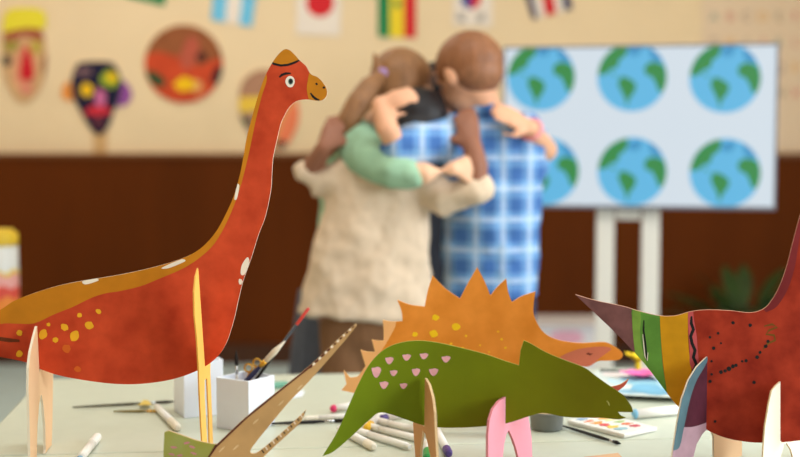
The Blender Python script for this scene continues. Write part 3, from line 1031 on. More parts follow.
# painted sheets on a dark folder
fq = [on(600, 374), on(622, 397), on(692, 401), on(660, 377)]
slab(fq, T + .0008, T + .012, mat('dark_folder', (60, 56, 52), rough=.7))
fo = slab(fq, T + .0008, T + .012, mat('dark_folder', (60, 56, 52), rough=.7)).build('folder', origin=(fq[0].x, fq[0].y, T), bevel=.001)
tag(fo, 'dark folder lying under the painted sheet at the far right of the table', 'folder')
sq = [on(592, 371.6, T + .014), on(612, 394, T + .014), on(694, 398, T + .014), on(664, 373.5, T + .014)]
sh = MB()
slab(sq, T + .0126, T + .0140, mat('painted_paper', (214, 222, 216), rough=.8), sh)
for u, v, a, b, c in ((.35, .55, .30, .30, (150, 200, 216)), (.75, .6, .22, .3, (120, 176, 204)), (.12, .3, .10, .2, (236, 220, 214)), (.6, .85, .25, .14, (176, 212, 226)), (.86, .25, .1, .2, (140, 180, 200)), (.2, .75, .12, .2, (206, 214, 220)), (.45, .2, .14, .12, (190, 216, 222))):
    P = [bil(sq, max(.01, min(.99, u + a * math.cos(2 * PI * i / 16) * random.uniform(.8, 1.1))), max(.01, min(.99, v + b * math.sin(2 * PI * i / 16) * random.uniform(.8, 1.1)))) for i in range(16)]
    n_ = .0003 + .0002 * (len(sh.f) % 5)
    sh.add([Vector((w_.x, w_.y, T + .0140 + n_)) for w_ in P], [tuple(range(15, -1, -1))], paint('wash_%d_%d' % (int(u * 100), int(v * 100)), c, bump=0))
so = sh.build('painting', origin=(sq[0].x, sq[0].y, T))
tag(so, 'sheet of paper painted in pale blue washes at the far right of the table', 'painting')


def petal_mesh(c, R, n, lift, m, seed, squash=1.0):
    r = random.Random(seed)
    mb = MB()
    c = Vector(c)
    for k in range(n):
        a = 2 * PI * k / n + r.uniform(-.2, .2)
        e = Vector((math.cos(a), math.sin(a) * squash, 0))
        s = Vector((-math.sin(a), math.cos(a) * squash, 0))
        L = R * r.uniform(.8, 1.1)
        pts = []
        for i in range(5):
            t = i / 4
            w = R * .42 * math.sin(PI * (.12 + .8 * t))
            z = lift * math.sin(t * 1.4) + .0015
            pts.append((c + e * L * t - s * w + Vector((0, 0, z)), c + e * L * t + Vector((0, 0, z * .8 + .0008)), c + e * L * t + s * w + Vector((0, 0, z))))
        top = [p for row in pts for p in row]
        bot = [p - Vector((0, 0, .0008)) for p in top]
        fs = []
        for i in range(4):
            for j in range(2):
                q = (i * 3 + j, i * 3 + j + 1, (i + 1) * 3 + j + 1, (i + 1) * 3 + j)
                fs += [q[::-1], tuple(15 + x for x in q)]
        bnd = [0, 1, 2, 5, 8, 11, 14, 13, 12, 9, 6, 3]
        for i in range(12):
            a_, b_ = bnd[i], bnd[(i + 1) % 12]
            fs.append((a_, b_, 15 + b_, 15 + a_))
        mb.add(top + bot, fs, m)
    return mb


c = on(640, 377, T + .018)
tag(petal_mesh((c.x, c.y, T + .0172), .044, 6, .012, mat('bright_pink_paper', (236, 110, 170), rough=.8), 3).build('paper_flower', origin=c), 'bright pink paper flower lying on the painted sheet', 'paper flower', 'cut paper flowers')
c = on(638, 367, T + .02)
yf = empty('paper_flower', (c.x, c.y, T), 'bright yellow paper flower standing on the table behind the pink one', 'paper flower', 'cut paper flowers')
ypm = mat('bright_yellow_paper', (246, 208, 40), rough=.8)
petal_mesh((c.x, c.y, T + .03), .03, 5, .022, ypm, 5).build('petals', yf)
MB().lathe((c.x, c.y, T), [(.014, .001), (.008, .012), (.006, .0315), (.001, .032)], ypm, segs=12).build('base', yf)

# tan scrap at the bottom edge
tq = [on(584, 459), on(600, 470), on(630, 468), on(618, 455)]
tag(slab(tq, T + .0008, T + .004, mat('tan_card_scrap', (222, 180, 140), rough=.8)).build('cardboard_scrap', origin=(tq[0].x, tq[0].y, T)), 'scrap of tan cardboard lying at the bottom edge, right of the pink legs', 'cardboard scrap')

# ------------------------------------------------------------------ people
skin_light = mat('light_skin', (224, 164, 128), rough=.55, var=.04, scale=30)
skin_pale = mat('fair_skin', (234, 182, 146), rough=.55, var=.04, scale=30)
skin_dark = mat('dark_skin', (146, 94, 70), rough=.5, var=.05, scale=30)


def hair_mat(n, c):
    return mat(n, c, rough=.5, var=.25, scale=120, stretch=(1, 1, .12), bump=.3)


hair_boy, hair_girl, hair_black = hair_mat('short_brown_hair', (138, 88, 56)), hair_mat('long_brown_hair', (142, 98, 62)), hair_mat('black_hair', (26, 20, 20))
shoe_m = mat('dark_shoe', (52, 48, 52), rough=.6)
eye_d = mat('eyelash_dark', (52, 34, 26), rough=.5)


def head_frame(f, up=(0, 0, 1)):
    f = Vector(f).normalized()
    s = f.cross(Vector(up)).normalized()
    return f, s, s.cross(f).normalized()


def head_shapes(mb, c, f, k, m):
    f, s, u = head_frame(f)
    c = Vector(c)
    mb.ball(c, (s * .073 * k, f * .086 * k, u * .083 * k), m)
    mb.ball(c + f * .030 * k - u * .055 * k, (s * .052 * k, f * .058 * k, u * .055 * k), m)
    mb.ball(c + f * .070 * k - u * .092 * k, (s * .018 * k, f * .016 * k, u * .014 * k), m)
    mb.tube([c + f * .082 * k + u * .005 * k, c + f * .097 * k - u * .026 * k], [.008 * k, .013 * k], m, segs=8)
    mb.tube([c + f * .084 * k - u * .060 * k - s * .018 * k, c + f * .089 * k - u * .058 * k, c + f * .084 * k - u * .060 * k + s * .018 * k], .008 * k, m, segs=8)
    mb.tube([c + f * .076 * k + u * .018 * k - s * .042 * k, c + f * .083 * k + u * .020 * k, c + f * .076 * k + u * .018 * k + s * .042 * k], .008 * k, m, segs=8)
    for q in (-1, 1):
        mb.ball(c + s * q * .075 * k - u * .014 * k - f * .004 * k, (s * .010 * k, f * .02 * k, u * .03 * k), m, 10)


def eyes(c, f, k, parent, skin):
    """Closed eyes: a lid with a dark lash line."""
    f, s, u = head_frame(f)
    c = Vector(c)
    for q in (-1, 1):
        e = c + f * .074 * k + s * q * .031 * k - u * .002 * k
        m = MB().ball(e, (s * .012 * k, f * .012 * k, u * .010 * k), skin, 12)
        m.tube([e - s * .010 * k + f * .008 * k - u * .004 * k, e + f * .0125 * k - u * .005 * k, e + s * .010 * k + f * .008 * k - u * .004 * k], .0016 * k, eye_d, segs=8)
        m.build('eye', parent, smooth=True)


def hand_shapes(mb, w, d, n, m, k=1.0, curl=.5, thumb=1):
    """Palm and five fingers: w wrist, d direction of the fingers, n outward back-of-hand normal."""
    w, d = Vector(w), Vector(d).normalized()
    n = Vector(n)
    n = (n - d * n.dot(d)).normalized()
    s = d.cross(n).normalized()
    mb.tube([w - d * .01, w + d * .02 * k, w + d * .045 * k, w + d * .068 * k], [(.020 * k, .016 * k), (.027 * k, .015 * k), (.031 * k, .014 * k), (.030 * k, .011 * k)], m, segs=12, side=s)
    for i, (L, r) in enumerate(((.050, .0075), (.058, .008), (.054, .0078), (.042, .0068))):
        o = (1.5 - i) * .0165 * k
        a = w + d * .06 * k + s * o
        dd = (d + s * o * 2.2).normalized()
        p1 = a + dd * L * .5 * k - n * L * .10 * curl * k
        p2 = p1 + (dd - n * .7 * curl).normalized() * L * .34 * k
        p3 = p2 + (dd - n * 1.5 * curl).normalized() * L * .26 * k
        mb.tube([a - d * .015, p1, p2, p3], [r * 1.12 * k, r * k, r * .92 * k, r * .8 * k], m, segs=8)
    ta = w + d * .018 * k + s * thumb * .022 * k
    tb = ta + (d * .6 + s * thumb * .75 - n * .2).normalized() * .034 * k
    mb.tube([ta, tb, tb + (d * .95 + s * thumb * .1 - n * .3).normalized() * .03 * k], [.012 * k, .0095 * k, .008 * k], m, segs=8)


def chain(pts):
    return [at(*p) if len(p) == 3 else Vector(p) for p in pts]


def person(label, skin, head, facing, hk, neck, hips, shoulders, arms, hair_fn, shirt_m, torso, sleeves, legs_m, leg_r=.07, hem_parts=(), shirt_name='shirt', group=None, wrinkle=.012, skirt=None):
    """A standing child. arms: list of (points, radii, hand dir, hand normal, size, thumb); torso: rings for the top."""
    hc = at(*head)
    hl, hr = at(*hips[0]), at(*hips[1])
    root = empty('person', ((hl.x + hr.x) / 2, (hl.y + hr.y) / 2, 0), label, 'person', group)
    b = MB()
    head_shapes(b, hc, facing, hk, skin)
    nk = at(*neck)
    f, s, u = head_frame(facing)
    b.tube([hc - u * .05 * hk - f * .015, nk, nk - Vector((0, 0, .05))], [.045, .046, .05], skin, segs=12)
    rings_ = [(at(*r[:3]), (r[3] * .78, r[4] * .78)) for r in torso]
    b.tube([r[0] for r in rings_], [r[1] for r in rings_], skin, segs=16)
    for pts, rad, hd, hn, k, th in arms:
        P = chain(pts)
        b.tube(P, rad, skin, segs=12)
        if hd is not None:
            w = P[-1]
            dirv = (at(*hd) - w) if len(hd) == 3 and abs(hd[0]) > 3 else Vector(hd)
            hand_shapes(b, w, dirv, hn, skin, k, .55, th)
    for q, hp_ in ((-1, hl), (1, hr)):
        b.tube([hp_ + Vector((0, 0, .04)), Vector((hp_.x, hp_.y, hp_.z * .54)), Vector((hp_.x, hp_.y + .01, .075)), Vector((hp_.x, hp_.y + .01, .045))], [leg_r * .84, leg_r * .64, min(.032, leg_r * .5), .03], skin, segs=12)
        b.tube([Vector((hp_.x, hp_.y - .02, .04)), Vector((hp_.x, hp_.y + .10, .034))], [.028, .024], skin, segs=10)
    b.build('body', root, remesh=.0075, soft=3)
    hair_fn(root, hc, f, s, u, hk)
    eyes(hc, facing, hk, root, skin)
    t = MB()
    tp = [at(*r[:3]) for r in torso]
    up_ = (tp[-1] - tp[-2]).normalized()
    t.tube(tp + [tp[-1] + up_ * .02, tp[-1] + up_ * .03], [(r[3], r[4]) for r in torso] + [(torso[-1][3] * .7, torso[-1][4] * .7), (torso[-1][3] * .3, torso[-1][4] * .3)], shirt_m, segs=28, round_ends=False)
    for pts, rad in sleeves:
        t.tube(chain(pts), rad, shirt_m, segs=14)
    so_ = t.build(shirt_name, root, remesh=.009, soft=5, wrinkle=wrinkle)
    g_ = MB()
    zt_ = max(hl.z, hr.z)
    g_.tube([(hl + hr) / 2 + Vector((0, 0, .06)), (hl + hr) / 2 - Vector((0, 0, .05))], [((hr - hl).length / 2 + leg_r, .085), ((hr - hl).length / 2 + leg_r, .085)], legs_m, segs=16)
    for hp_ in (hl, hr):
        g_.tube([hp_, Vector((hp_.x, hp_.y, hp_.z * .52)), Vector((hp_.x, hp_.y + .01, .075))], [leg_r * 1.08, leg_r * .86, leg_r * .72], legs_m, segs=14)
    if skirt:
        skirt(root)
    else:
        g_.build('trousers', root, remesh=.012, soft=4)
    for hp_ in (hl, hr):
        MB().tube([Vector((hp_.x, hp_.y - .035, .036)), Vector((hp_.x, hp_.y + .03, .04)), Vector((hp_.x, hp_.y + .12, .03))], [(.036, .034), (.038, .038), (.034, .028)], shoe_m, segs=14).build('shoe', root, remesh=.007, soft=3)
    return root, so_


KIDS = 'children in the group hug'
plaid_m = plaid()


# boy in plaid
def hair_c(root, c, f, s, u, k):
    m = MB()
    m.ball(c - f * .010 * k + u * .018 * k, (s * .085 * k, f * .096 * k, u * .084 * k), hair_boy)
    m.ball(c - f * .042 * k + u * .006 * k, (s * .074 * k, f * .056 * k, u * .062 * k), hair_boy)
    m.build('hair', root, remesh=.007, soft=3)
    MB().ball(c - f * .030 * k - u * .012 * k, (s * .0745 * k, f * .068 * k, u * .062 * k), hair_mat('clipped_light_brown_hair', (140, 92, 62))).build('clipped_hair', root, smooth=True, label='short clipped light brown hair at the nape')


def clothing(root, name, mb, **k):
    return mb.build(name, root, **k)


boy, boy_shirt = person('boy in a blue plaid shirt with short brown hair, back turned, hugging the group', skin_light, (468, 71, 3.47), (-.66, .70, -.30), 1.06, (487, 112, 3.50), ((474, 300, 3.52), (512, 300, 3.52)), None,
                        [([(450, 132, 3.46), (425, 143, 3.36), (398, 150, 3.29), (387, 128, 3.265), (380, 104, 3.28)], [.045, .040, .034, .031, .022], (416, 92, 3.26), (-.2, -1, .45), .85, 1),
                         ([(528, 128, 3.53), (528, 175, 3.60), (505, 170, 3.74)], [.042, .036, .024], (470, 160, 3.78), (0, 1, .3), .9, 1)],
                        hair_c, plaid_m,
                        [(491, 296, 3.52, .138, .098), (491, 250, 3.52, .138, .100), (493, 195, 3.52, .142, .104), (492, 150, 3.51, .150, .098), (489, 128, 3.50, .136, .082), (487, 115, 3.50, .075, .060)],
                        [([(462, 134, 3.48), (428, 143, 3.37), (400, 148, 3.305)], [.064, .060, .056]), ([(525, 130, 3.53), (531, 168, 3.58)], [.056, .05])],
                        mat('navy_denim', (44, 50, 74), rough=.9, var=.1, scale=60), .066, shirt_name='plaid_shirt', group=KIDS)
m = MB()
nk = at(487, 112, 3.50)
m.tube([nk + Vector((-.075, -.045, -.012)), nk + Vector((-.03, -.058, .006)), nk + Vector((.03, -.058, .004)), nk + Vector((.075, -.04, -.014))], [(.018, .012)] * 4, plaid_m, side=(0, 0, 1))
m.build('collar', boy, smooth=True)


# child in the beige sweater
def hair_b(root, c, f, s, u, k):
    m = MB()
    m.ball(c - f * .016 * k + u * .016 * k, (s * .088 * k, f * .096 * k, u * .090 * k), hair_black)
    m.ball(c - f * .05 * k - u * .03 * k, (s * .075 * k, f * .055 * k, u * .07 * k), hair_black)
    m.build('hair', root, remesh=.008, soft=3)


beige = mat('beige_knit', (216, 190, 162), rough=.95, var=.05, scale=40, bump=.4)
bei, _ = person('child with black hair in a long beige sweater and brown trousers, back turned', skin_dark, (419, 127, 3.45), (.25, .85, -.46), .98, (402, 146, 3.46), ((346, 318, 3.43), (383, 318, 3.43)), None,
                [([(415, 170, 3.42), (445, 196, 3.35), (478, 187, 3.325), (476, 165, 3.32), (473, 148, 3.33)], [.036, .034, .036, .032, .028], (463, 108, 3.375), (0, -1, .1), 1.05, -1), ([(345, 174, 3.42), (312, 182, 3.44), (310, 172, 3.42), (324, 148, 3.36)], [.036, .034, .032, .024], (338, 118, 3.40), (0, -1, .2), .95, 1)],
                hair_b, beige,
                [(367, 317, 3.43, .190, .108), (369, 285, 3.43, .178, .108), (374, 240, 3.43, .158, .104), (379, 200, 3.43, .146, .098), (383, 175, 3.43, .142, .090), (390, 157, 3.445, .110, .070), (399, 148, 3.455, .06, .05)],
                [([(412, 176, 3.42), (446, 200, 3.35), (478, 189, 3.325)], [.054, .050, .047]), ([(350, 177, 3.42), (313, 182, 3.43), (309, 174, 3.42)], [.055, .047, .043])],
                mat('brown_corduroy', (124, 86, 56), rough=.95, var=.1, scale=40, stretch=(4, 4, .2)), .072, shirt_name='sweater', group=KIDS)


# girl in mint
def hair_a(root, c, f, s, u, k):
    m = MB()
    m.ball(c - f * .014 * k + u * .018 * k, (s * .086 * k, f * .094 * k, u * .088 * k), hair_girl)
    m.ball(c - f * .05 * k - u * .02 * k, (s * .074 * k, f * .05 * k, u * .07 * k), hair_girl)
    h = m.build('hair', root, remesh=.0075, soft=3)
    tie = at(381, 78, 3.50)
    m = MB()
    m.tube([tie, at(370, 87, 3.47), at(359, 103, 3.44), at(347, 122, 3.42), at(337, 140, 3.42), at(330, 156, 3.42)], [.022, .032, .036, .030, .020, .008], hair_girl, segs=14)
    m.tube([tie + Vector((-.01, 0, .02)), at(377, 66, 3.50), at(375, 55, 3.50)], [.014, .014, .008], hair_girl)
    m.build('ponytail', root, remesh=.007, soft=3)
    m = MB()
    ax = (at(366, 92, 3.36) - tie).normalized()
    a1 = ax.cross(Vector((0, 1, 0))).normalized()
    torus(m, tie, .021, .009, mat('lilac_scrunchie', (172, 140, 190), rough=.9, var=.2, scale=60, bump=.4), a1, ax.cross(a1))
    m.build('scrunchie', root, smooth=True, label='lilac scrunchie')


mint = mat('mint_cotton', (150, 184, 152), rough=.95, var=.06, scale=20, bump=.2)
greyskirt = mat('grey_skirt_cloth', (84, 86, 96), rough=.95, var=.08, scale=30)


def skirt_a(root):
    m = MB()
    rs = []
    for t, r in ((0, .088), (.25, .10), (.6, .112), (1, .125)):
        ring = []
        for k in range(72):
            a = 2 * PI * k / 72
            rr = r * (1 + .05 * t * math.cos(14 * a))
            c = at(328, 300, 3.68)
            ring.append(Vector((c.x + rr * math.cos(a), c.y + rr * .85 * math.sin(a), c.z + .03 - t * .36)))
        rs.append(ring)
    m.rings(rs, greyskirt)
    m.build('skirt', root, smooth=True)


girl, _ = person('girl in a mint shirt and grey skirt with a brown ponytail and lilac scrunchie', skin_pale, (403, 87, 3.58), (.55, .80, -.22), 1.04, (374, 122, 3.62), ((318, 322, 3.68), (342, 322, 3.68)), None,
                 [([(352, 138, 3.52), (368, 158, 3.36), (398, 174, 3.285), (428, 173, 3.27), (452, 169, 3.285)], [.044, .040, .034, .029, .022], (488, 160, 3.32), (0, -1, .25), .9, 1),
                  ([(385, 140, 3.62), (400, 170, 3.72), (415, 160, 3.80)], [.036, .030, .022], None, None, .85, 1)],
                 hair_a, mint,
                 [(338, 314, 3.68, .095, .078), (348, 260, 3.68, .095, .080), (353, 205, 3.66, .100, .084), (355, 165, 3.62, .108, .082), (360, 142, 3.58, .100, .072), (370, 128, 3.56, .058, .05)],
                 [([(354, 139, 3.50), (368, 156, 3.365), (396, 172, 3.29), (412, 174, 3.275)], [.064, .060, .050, .040]), ([(385, 142, 3.62), (400, 168, 3.71)], [.05, .045])],
                 None, .05, group=KIDS, skirt=skirt_a)


# dark-haired child on the far side of the huddle
def hair_d(root, c, f, s, u, k):
    m = MB()
    m.ball(c - f * .014 * k + u * .022 * k, (s * .084 * k, f * .090 * k, u * .084 * k), hair_black)
    m.ball(c - f * .045 * k - u * .02 * k, (s * .074 * k, f * .055 * k, u * .075 * k), hair_black)
    m.build('hair', root, remesh=.008, soft=3)


person('child with black hair facing us, mostly hidden in the middle of the huddle', skin_dark, (437, 96, 3.80), (-.05, -.5, -.86), .95, (432, 118, 3.90), ((410, 300, 3.98), (436, 300, 3.98)), None,
       [([(452, 142, 3.93), (453, 170, 3.93), (449, 200, 3.90)], [.036, .032, .024], None, None, .9, -1),
        ([(402, 142, 3.92), (396, 170, 3.88), (402, 200, 3.80)], [.036, .032, .024], None, None, .9, 1)],
       hair_d, mat('charcoal_cotton', (70, 70, 78), rough=.95),
       [(424, 310, 3.98, .105, .08), (424, 250, 3.98, .105, .08), (426, 190, 3.97, .105, .08), (430, 150, 3.94, .105, .075), (432, 132, 3.92, .075, .055)],
       [([(450, 144, 3.93), (452, 168, 3.93)], [.044, .040]), ([(408, 144, 3.92), (398, 168, 3.885)], [.048, .044])],
       mat('dark_trouser_cloth', (50, 46, 48), rough=.95), .06, group=KIDS)


def hair_e(root, c, f, s, u, k):
    m = MB()
    m.ball(c - f * .016 * k + u * .022 * k, (s * .083 * k, f * .090 * k, u * .082 * k), hair_boy)
    m.build('hair', root, remesh=.008, soft=3)


ekid, _ = person('child hidden behind the boy in plaid, light forearm with pink wristband over his shoulder', skin_light, (474, 84, 3.86), (-.75, -.5, -.35), .95, (486, 122, 3.88), ((488, 300, 3.9), (512, 300, 3.9)), None,
                 [([(522, 140, 3.86), (538, 156, 3.70), (546, 150, 3.56), (530, 128, 3.41)], [.038, .034, .034, .024], (492, 106, 3.37), (.1, -.8, .6), 1.0, -1),
                  ([(474, 142, 3.88), (476, 180, 3.84)], [.034, .026], None, None, .9, 1)],
                 hair_e, mat('rust_cotton', (150, 90, 60), rough=.95),
                 [(499, 310, 3.9, .105, .08), (499, 250, 3.9, .105, .08), (498, 190, 3.89, .105, .08), (494, 152, 3.88, .104, .072), (488, 134, 3.88, .07, .052)],
                 [([(514, 142, 3.87), (531, 154, 3.77)], [.048, .043]), ([(476, 144, 3.88), (477, 168, 3.85)], [.042, .038])],
                 mat('dark_trouser_cloth', (50, 46, 48), rough=.95), .055, group=KIDS)
m = MB()
wa, wb = at(546, 150, 3.56), at(530, 128, 3.41)
ax = (wb - wa).normalized()
a1 = ax.cross(Vector((0, 1, 0))).normalized()
torus(m, wb - ax * .012, .0275, .007, mat('pink_band', (236, 150, 150), rough=.6), a1, ax.cross(a1))
m.build('wristband', ekid, smooth=True, label='pink wristband')

# ---------------------------------------------------------------- television
pl_, pr_ = at(505, 122, 4.68), at(775, 126, 4.50)
tw = (Vector((pr_.x, pr_.y)) - Vector((pl_.x, pl_.y))).length
tphi = math.atan2(pr_.y - pl_.y, pr_.x - pl_.x)
tx = Vector((math.cos(tphi), math.sin(tphi), 0))
tn = Vector((math.sin(tphi), -math.cos(tphi), 0))
ztop = (at(505, 46.5, 4.68).z + at(775, 48, 4.50).z) / 2
zbot = (at(540, 202, 4.655).z + at(775, 209.5, 4.50).z) / 2
tc = Vector(((pl_.x + pr_.x) / 2, (pl_.y + pr_.y) / 2, (ztop + zbot) / 2))
th_ = ztop - zbot
TV = empty('television', (tc.x, tc.y, zbot - .02), 'flat television on a white stand showing six blue and green globes', 'television')
bez = mat('dark_grey_bezel', (112, 112, 120), rough=.35)
MB().box(tc - tn * .022, (tw + .012, .036, th_ + .012), mat('black_plastic', (26, 26, 28), rough=.4), rot=tphi).build('casing', TV, bevel=.006)
m = MB()
for sx, sz, w_, h_ in ((0, th_ / 2 + .004, tw + .016, .008), (0, -th_ / 2 - .006, tw + .016, .012), (-tw / 2 - .004, 0, .008, th_), (tw / 2 + .004, 0, .008, th_)):
    m.box(tc + tx * sx + Vector((0, 0, sz)), (w_, .012, h_), bez, rot=tphi)
m.build('bezel', TV)
scr = glow('screen_white', (210, 221, 230), .98)
gblue, gdeep, gland, gland2 = glow('globe_sky_blue', (96, 186, 230), .92), glow('globe_deep_blue', (58, 150, 200), .92), glow('globe_green', (44, 140, 64), .9), glow('globe_teal_green', (64, 160, 120), .9)
m = MB()
m.box(tc - tn * .0025, (tw, .005, th_), scr, rot=tphi)


def spoly(pts, off, mm):
    pts = [(max(-tw / 2, min(tw / 2, x)), max(-th_ / 2, min(th_ / 2, z))) for x, z in pts]
    if area2(pts) < 0:
        pts = pts[::-1]
    m.add([tc + tx * x + Vector((0, 0, z)) + tn * off for x, z in pts], [tuple(range(len(pts)))], mm)


def tvuv(px, py):
    r = ray(px, py)
    k_ = (tc - CAM).dot(tn) / r.dot(tn)
    q_ = CAM + r * k_ - tc
    return Vector((q_.dot(tx), q_.z))


def inside(pts, R):
    o = []
    for x, z in pts:
        l = math.hypot(x, z)
        if l > R:
            x, z = x * R / l, z * R / l
        o.append((x, z))
    return o


def dense(pts):
    return [tuple(v) for v in curve(pts, 5)]


R = (tvuv(725, 77) - tvuv(690, 77)).length * 1.02
for px, py in ((541, 77), (632, 77), (725, 78), (545, 171), (632, 171.5), (725, 173)):
    c0 = tvuv(px, py)
    cap_top = lambda L, o=c0: [(o.x + x, o.y + z) for x, z in L]
    spoly(cap_top([(R * math.cos(2 * PI * i / 48), R * math.sin(2 * PI * i / 48)) for i in range(48)]), .0006, gblue)
    for pts, mm in (([(-.98, .1), (-.9, .45), (-.6, .85), (-.35, .98), (-.12, .92), (-.2, .62), (-.36, .5), (-.42, .3), (-.62, .22), (-.78, .08)], gland),
                    ([(-.12, .80), (.05, .9), (.28, .86), (.2, .66), (.02, .6), (-.1, .66)], gdeep),
                    ([(.5, .98), (.72, .8), (.9, .5), (.62, .44), (.48, .7)], gdeep),
                    ([(.36, .28), (.52, .42), (.74, .40), (.9, .32), (.99, .0), (.94, -.3), (.8, -.46), (.68, -.2), (.56, .0), (.4, .06)], gland),
                    ([(-.36, -.06), (-.26, .02), (-.02, -.08), (.12, -.24), (.06, -.46), (-.06, -.62), (-.14, -.84), (-.2, -.62), (-.34, -.34), (-.4, -.18)], gland),
                    ([(-.66, .18), (-.5, .1), (-.34, .0), (-.28, -.02), (-.42, .04), (-.56, .06)], gland2)):
        spoly(cap_top(inside([(x * R, z * R) for x, z in dense(pts)], R * .985)), .0012, mm)
m.build('screen', TV)
# its stand: a white wooden trestle with two posts, rails and feet
stw = mat('white_stand_wood', (232, 222, 208), rough=.5)
b0 = tc - tn * .075
sL, sR = at(605, 260, b0.y + .01), at(650, 260, b0.y)
SD = empty('television_stand', ((sL.x + sR.x) / 2, b0.y, 0), 'white wooden stand with two posts holding up the television', 'stand')
sm_ = (sL + sR) / 2
half = (sR - sL).length / 2
for q in (-1, 1):
    c_ = Vector((sm_.x, sm_.y, 0)) + tx * q * half
    MB().box((c_.x, c_.y, .03 + (ztop - .12 - .03) / 2), (.066, .045, ztop - .12 - .03), stw, rot=tphi).build('post', SD, bevel=.004)
    MB().box((c_.x, c_.y, .017), (.07, .56, .03), stw, rot=tphi).build('foot', SD, bevel=.004)
for zz in (at(630, 213, b0.y).z, .18, ztop - .25):
    MB().box((sm_.x, sm_.y, zz), (2 * half - .076, .035, .05), stw, rot=tphi).build('rail', SD, bevel=.003)
MB().box(Vector((sm_.x, sm_.y, ztop - .3)) + tn * .0265, (2 * half + .06, .006, .2), mat('mount_steel', (60, 60, 64), rough=.4, metal=.7), rot=tphi).build('mount', SD)

# ------------------------------------------------------------ on the back wall
GF = 'paper flags on the wall'
WY = WALL_Y - .006


def flag(quad, face, label, paints=()):
    c_ = at(sum(p[0] for p in quad) / 4, sum(p[1] for p in quad) / 4, WY)
    pl = Plate((c_.x, WY, c_.z), 0.0, .003).outline([(x, y, 1) for x, y in quad], face, face, n=1)
    for i, (pp, mm) in enumerate(paints):
        pl.patch(pp, mm, 2 + i, raw=True)
    return tag(pl.build('hanging_paper_flag', origin=(c_.x, WY, c_.z)), label, 'flag', GF)


fw, fred, fblue, fgreen, fyel, fnavy, fsky = (mat(n, c, rough=.85) for n, c in (('flag_white', (240, 226, 214)), ('flag_red', (214, 40, 48)), ('flag_blue', (50, 70, 150)), ('flag_green', (20, 130, 80)), ('flag_yellow', (240, 210, 50)), ('flag_navy', (44, 46, 92)), ('flag_sky', (116, 196, 232))))
flag([(118, -44), (166, -38), (165, 6), (126, -3)], fgreen, 'green flag of which only the lower edge shows, leftmost on the wall')
flag([(216, -40), (260, -34), (252, 27), (211, 20)], fw, 'flag with pale blue, white and pale blue stripes', [([(216, -41), (230, -39), (225, 24), (209, 22)], fsky), ([(246, -38), (262, -35), (254, 29), (239, 26)], fsky)])
flag([(297, -34), (342, -34), (340, 36), (296, 34)], fw, 'white flag with a round red disc', [([(320 + 14 * math.cos(k * .3), 3 + 14 * math.sin(k * .3)) for k in range(21)], fred)])
flag([(378, -30), (416, -30), (416, 38), (378, 37)], fyel, 'flag with green, yellow and red stripes and a star', [([(376, -32), (389.5, -32), (389.5, 40), (376, 40)], fgreen), ([(404, -32), (418, -32), (418, 40), (404, 40)], fred),
     ([(397 + (6 if k % 2 == 0 else 2.4) * math.sin(k * PI / 5), 4 - (6 if k % 2 == 0 else 2.4) * math.cos(k * PI / 5)) for k in range(10)], fgreen)])
flag([(454, -30), (493, -30), (492, 27), (453, 25)], fw, 'white flag with a red and blue round emblem and black bars',
     [([(471 + 10 * math.cos(PI / 2 + k * PI / 12), -1 + 10 * math.sin(PI / 2 + k * PI / 12)) for k in range(13)], fblue), ([(471 + 10 * math.cos(-PI / 2 + k * PI / 12), -1 + 10 * math.sin(-PI / 2 + k * PI / 12)) for k in range(13)], fred)] +
     [([(x + dx, y + dy + s_ * i * 0 + i * 2.6) for dx, dy in ((-3.6, s_ * 1.4), (3.6, -s_ * 1.4), (3.6, -s_ * 1.4 + 1.4), (-3.6, s_ * 1.4 + 1.4))], black_p) for x, y, s_ in ((461, 14, -1), (481, 14, 1), (461, -20, 1), (481, -20, -1)) for i in range(3)])
flag([(516, -34), (562, -46), (572.5, 9), (532.5, 19.5)], fw, 'tilted flag with navy, white and red upright stripes, rightmost on the wall',
     [([(514, -36), (523, -38), (538.5, 20), (530.5, 22)], fnavy), ([(534, -42), (546, -45), (557, 15), (546, 18)], fred), ([(554, -46), (564, -49), (575, 10), (565, 13)], fnavy)])
m = MB()
m.tube([at(x, y, WALL_Y - .003) for x, y in ((60, -60), (142, -42), (240, -38), (320, -35), (397, -31), (474, -31), (540, -41), (640, -62))], .0025, mat('string_cotton', (230, 220, 200), rough=.9), segs=8)
tag(m.build('bunting_string', smooth=True), 'thin string along the wall that the paper flags hang from', 'string')

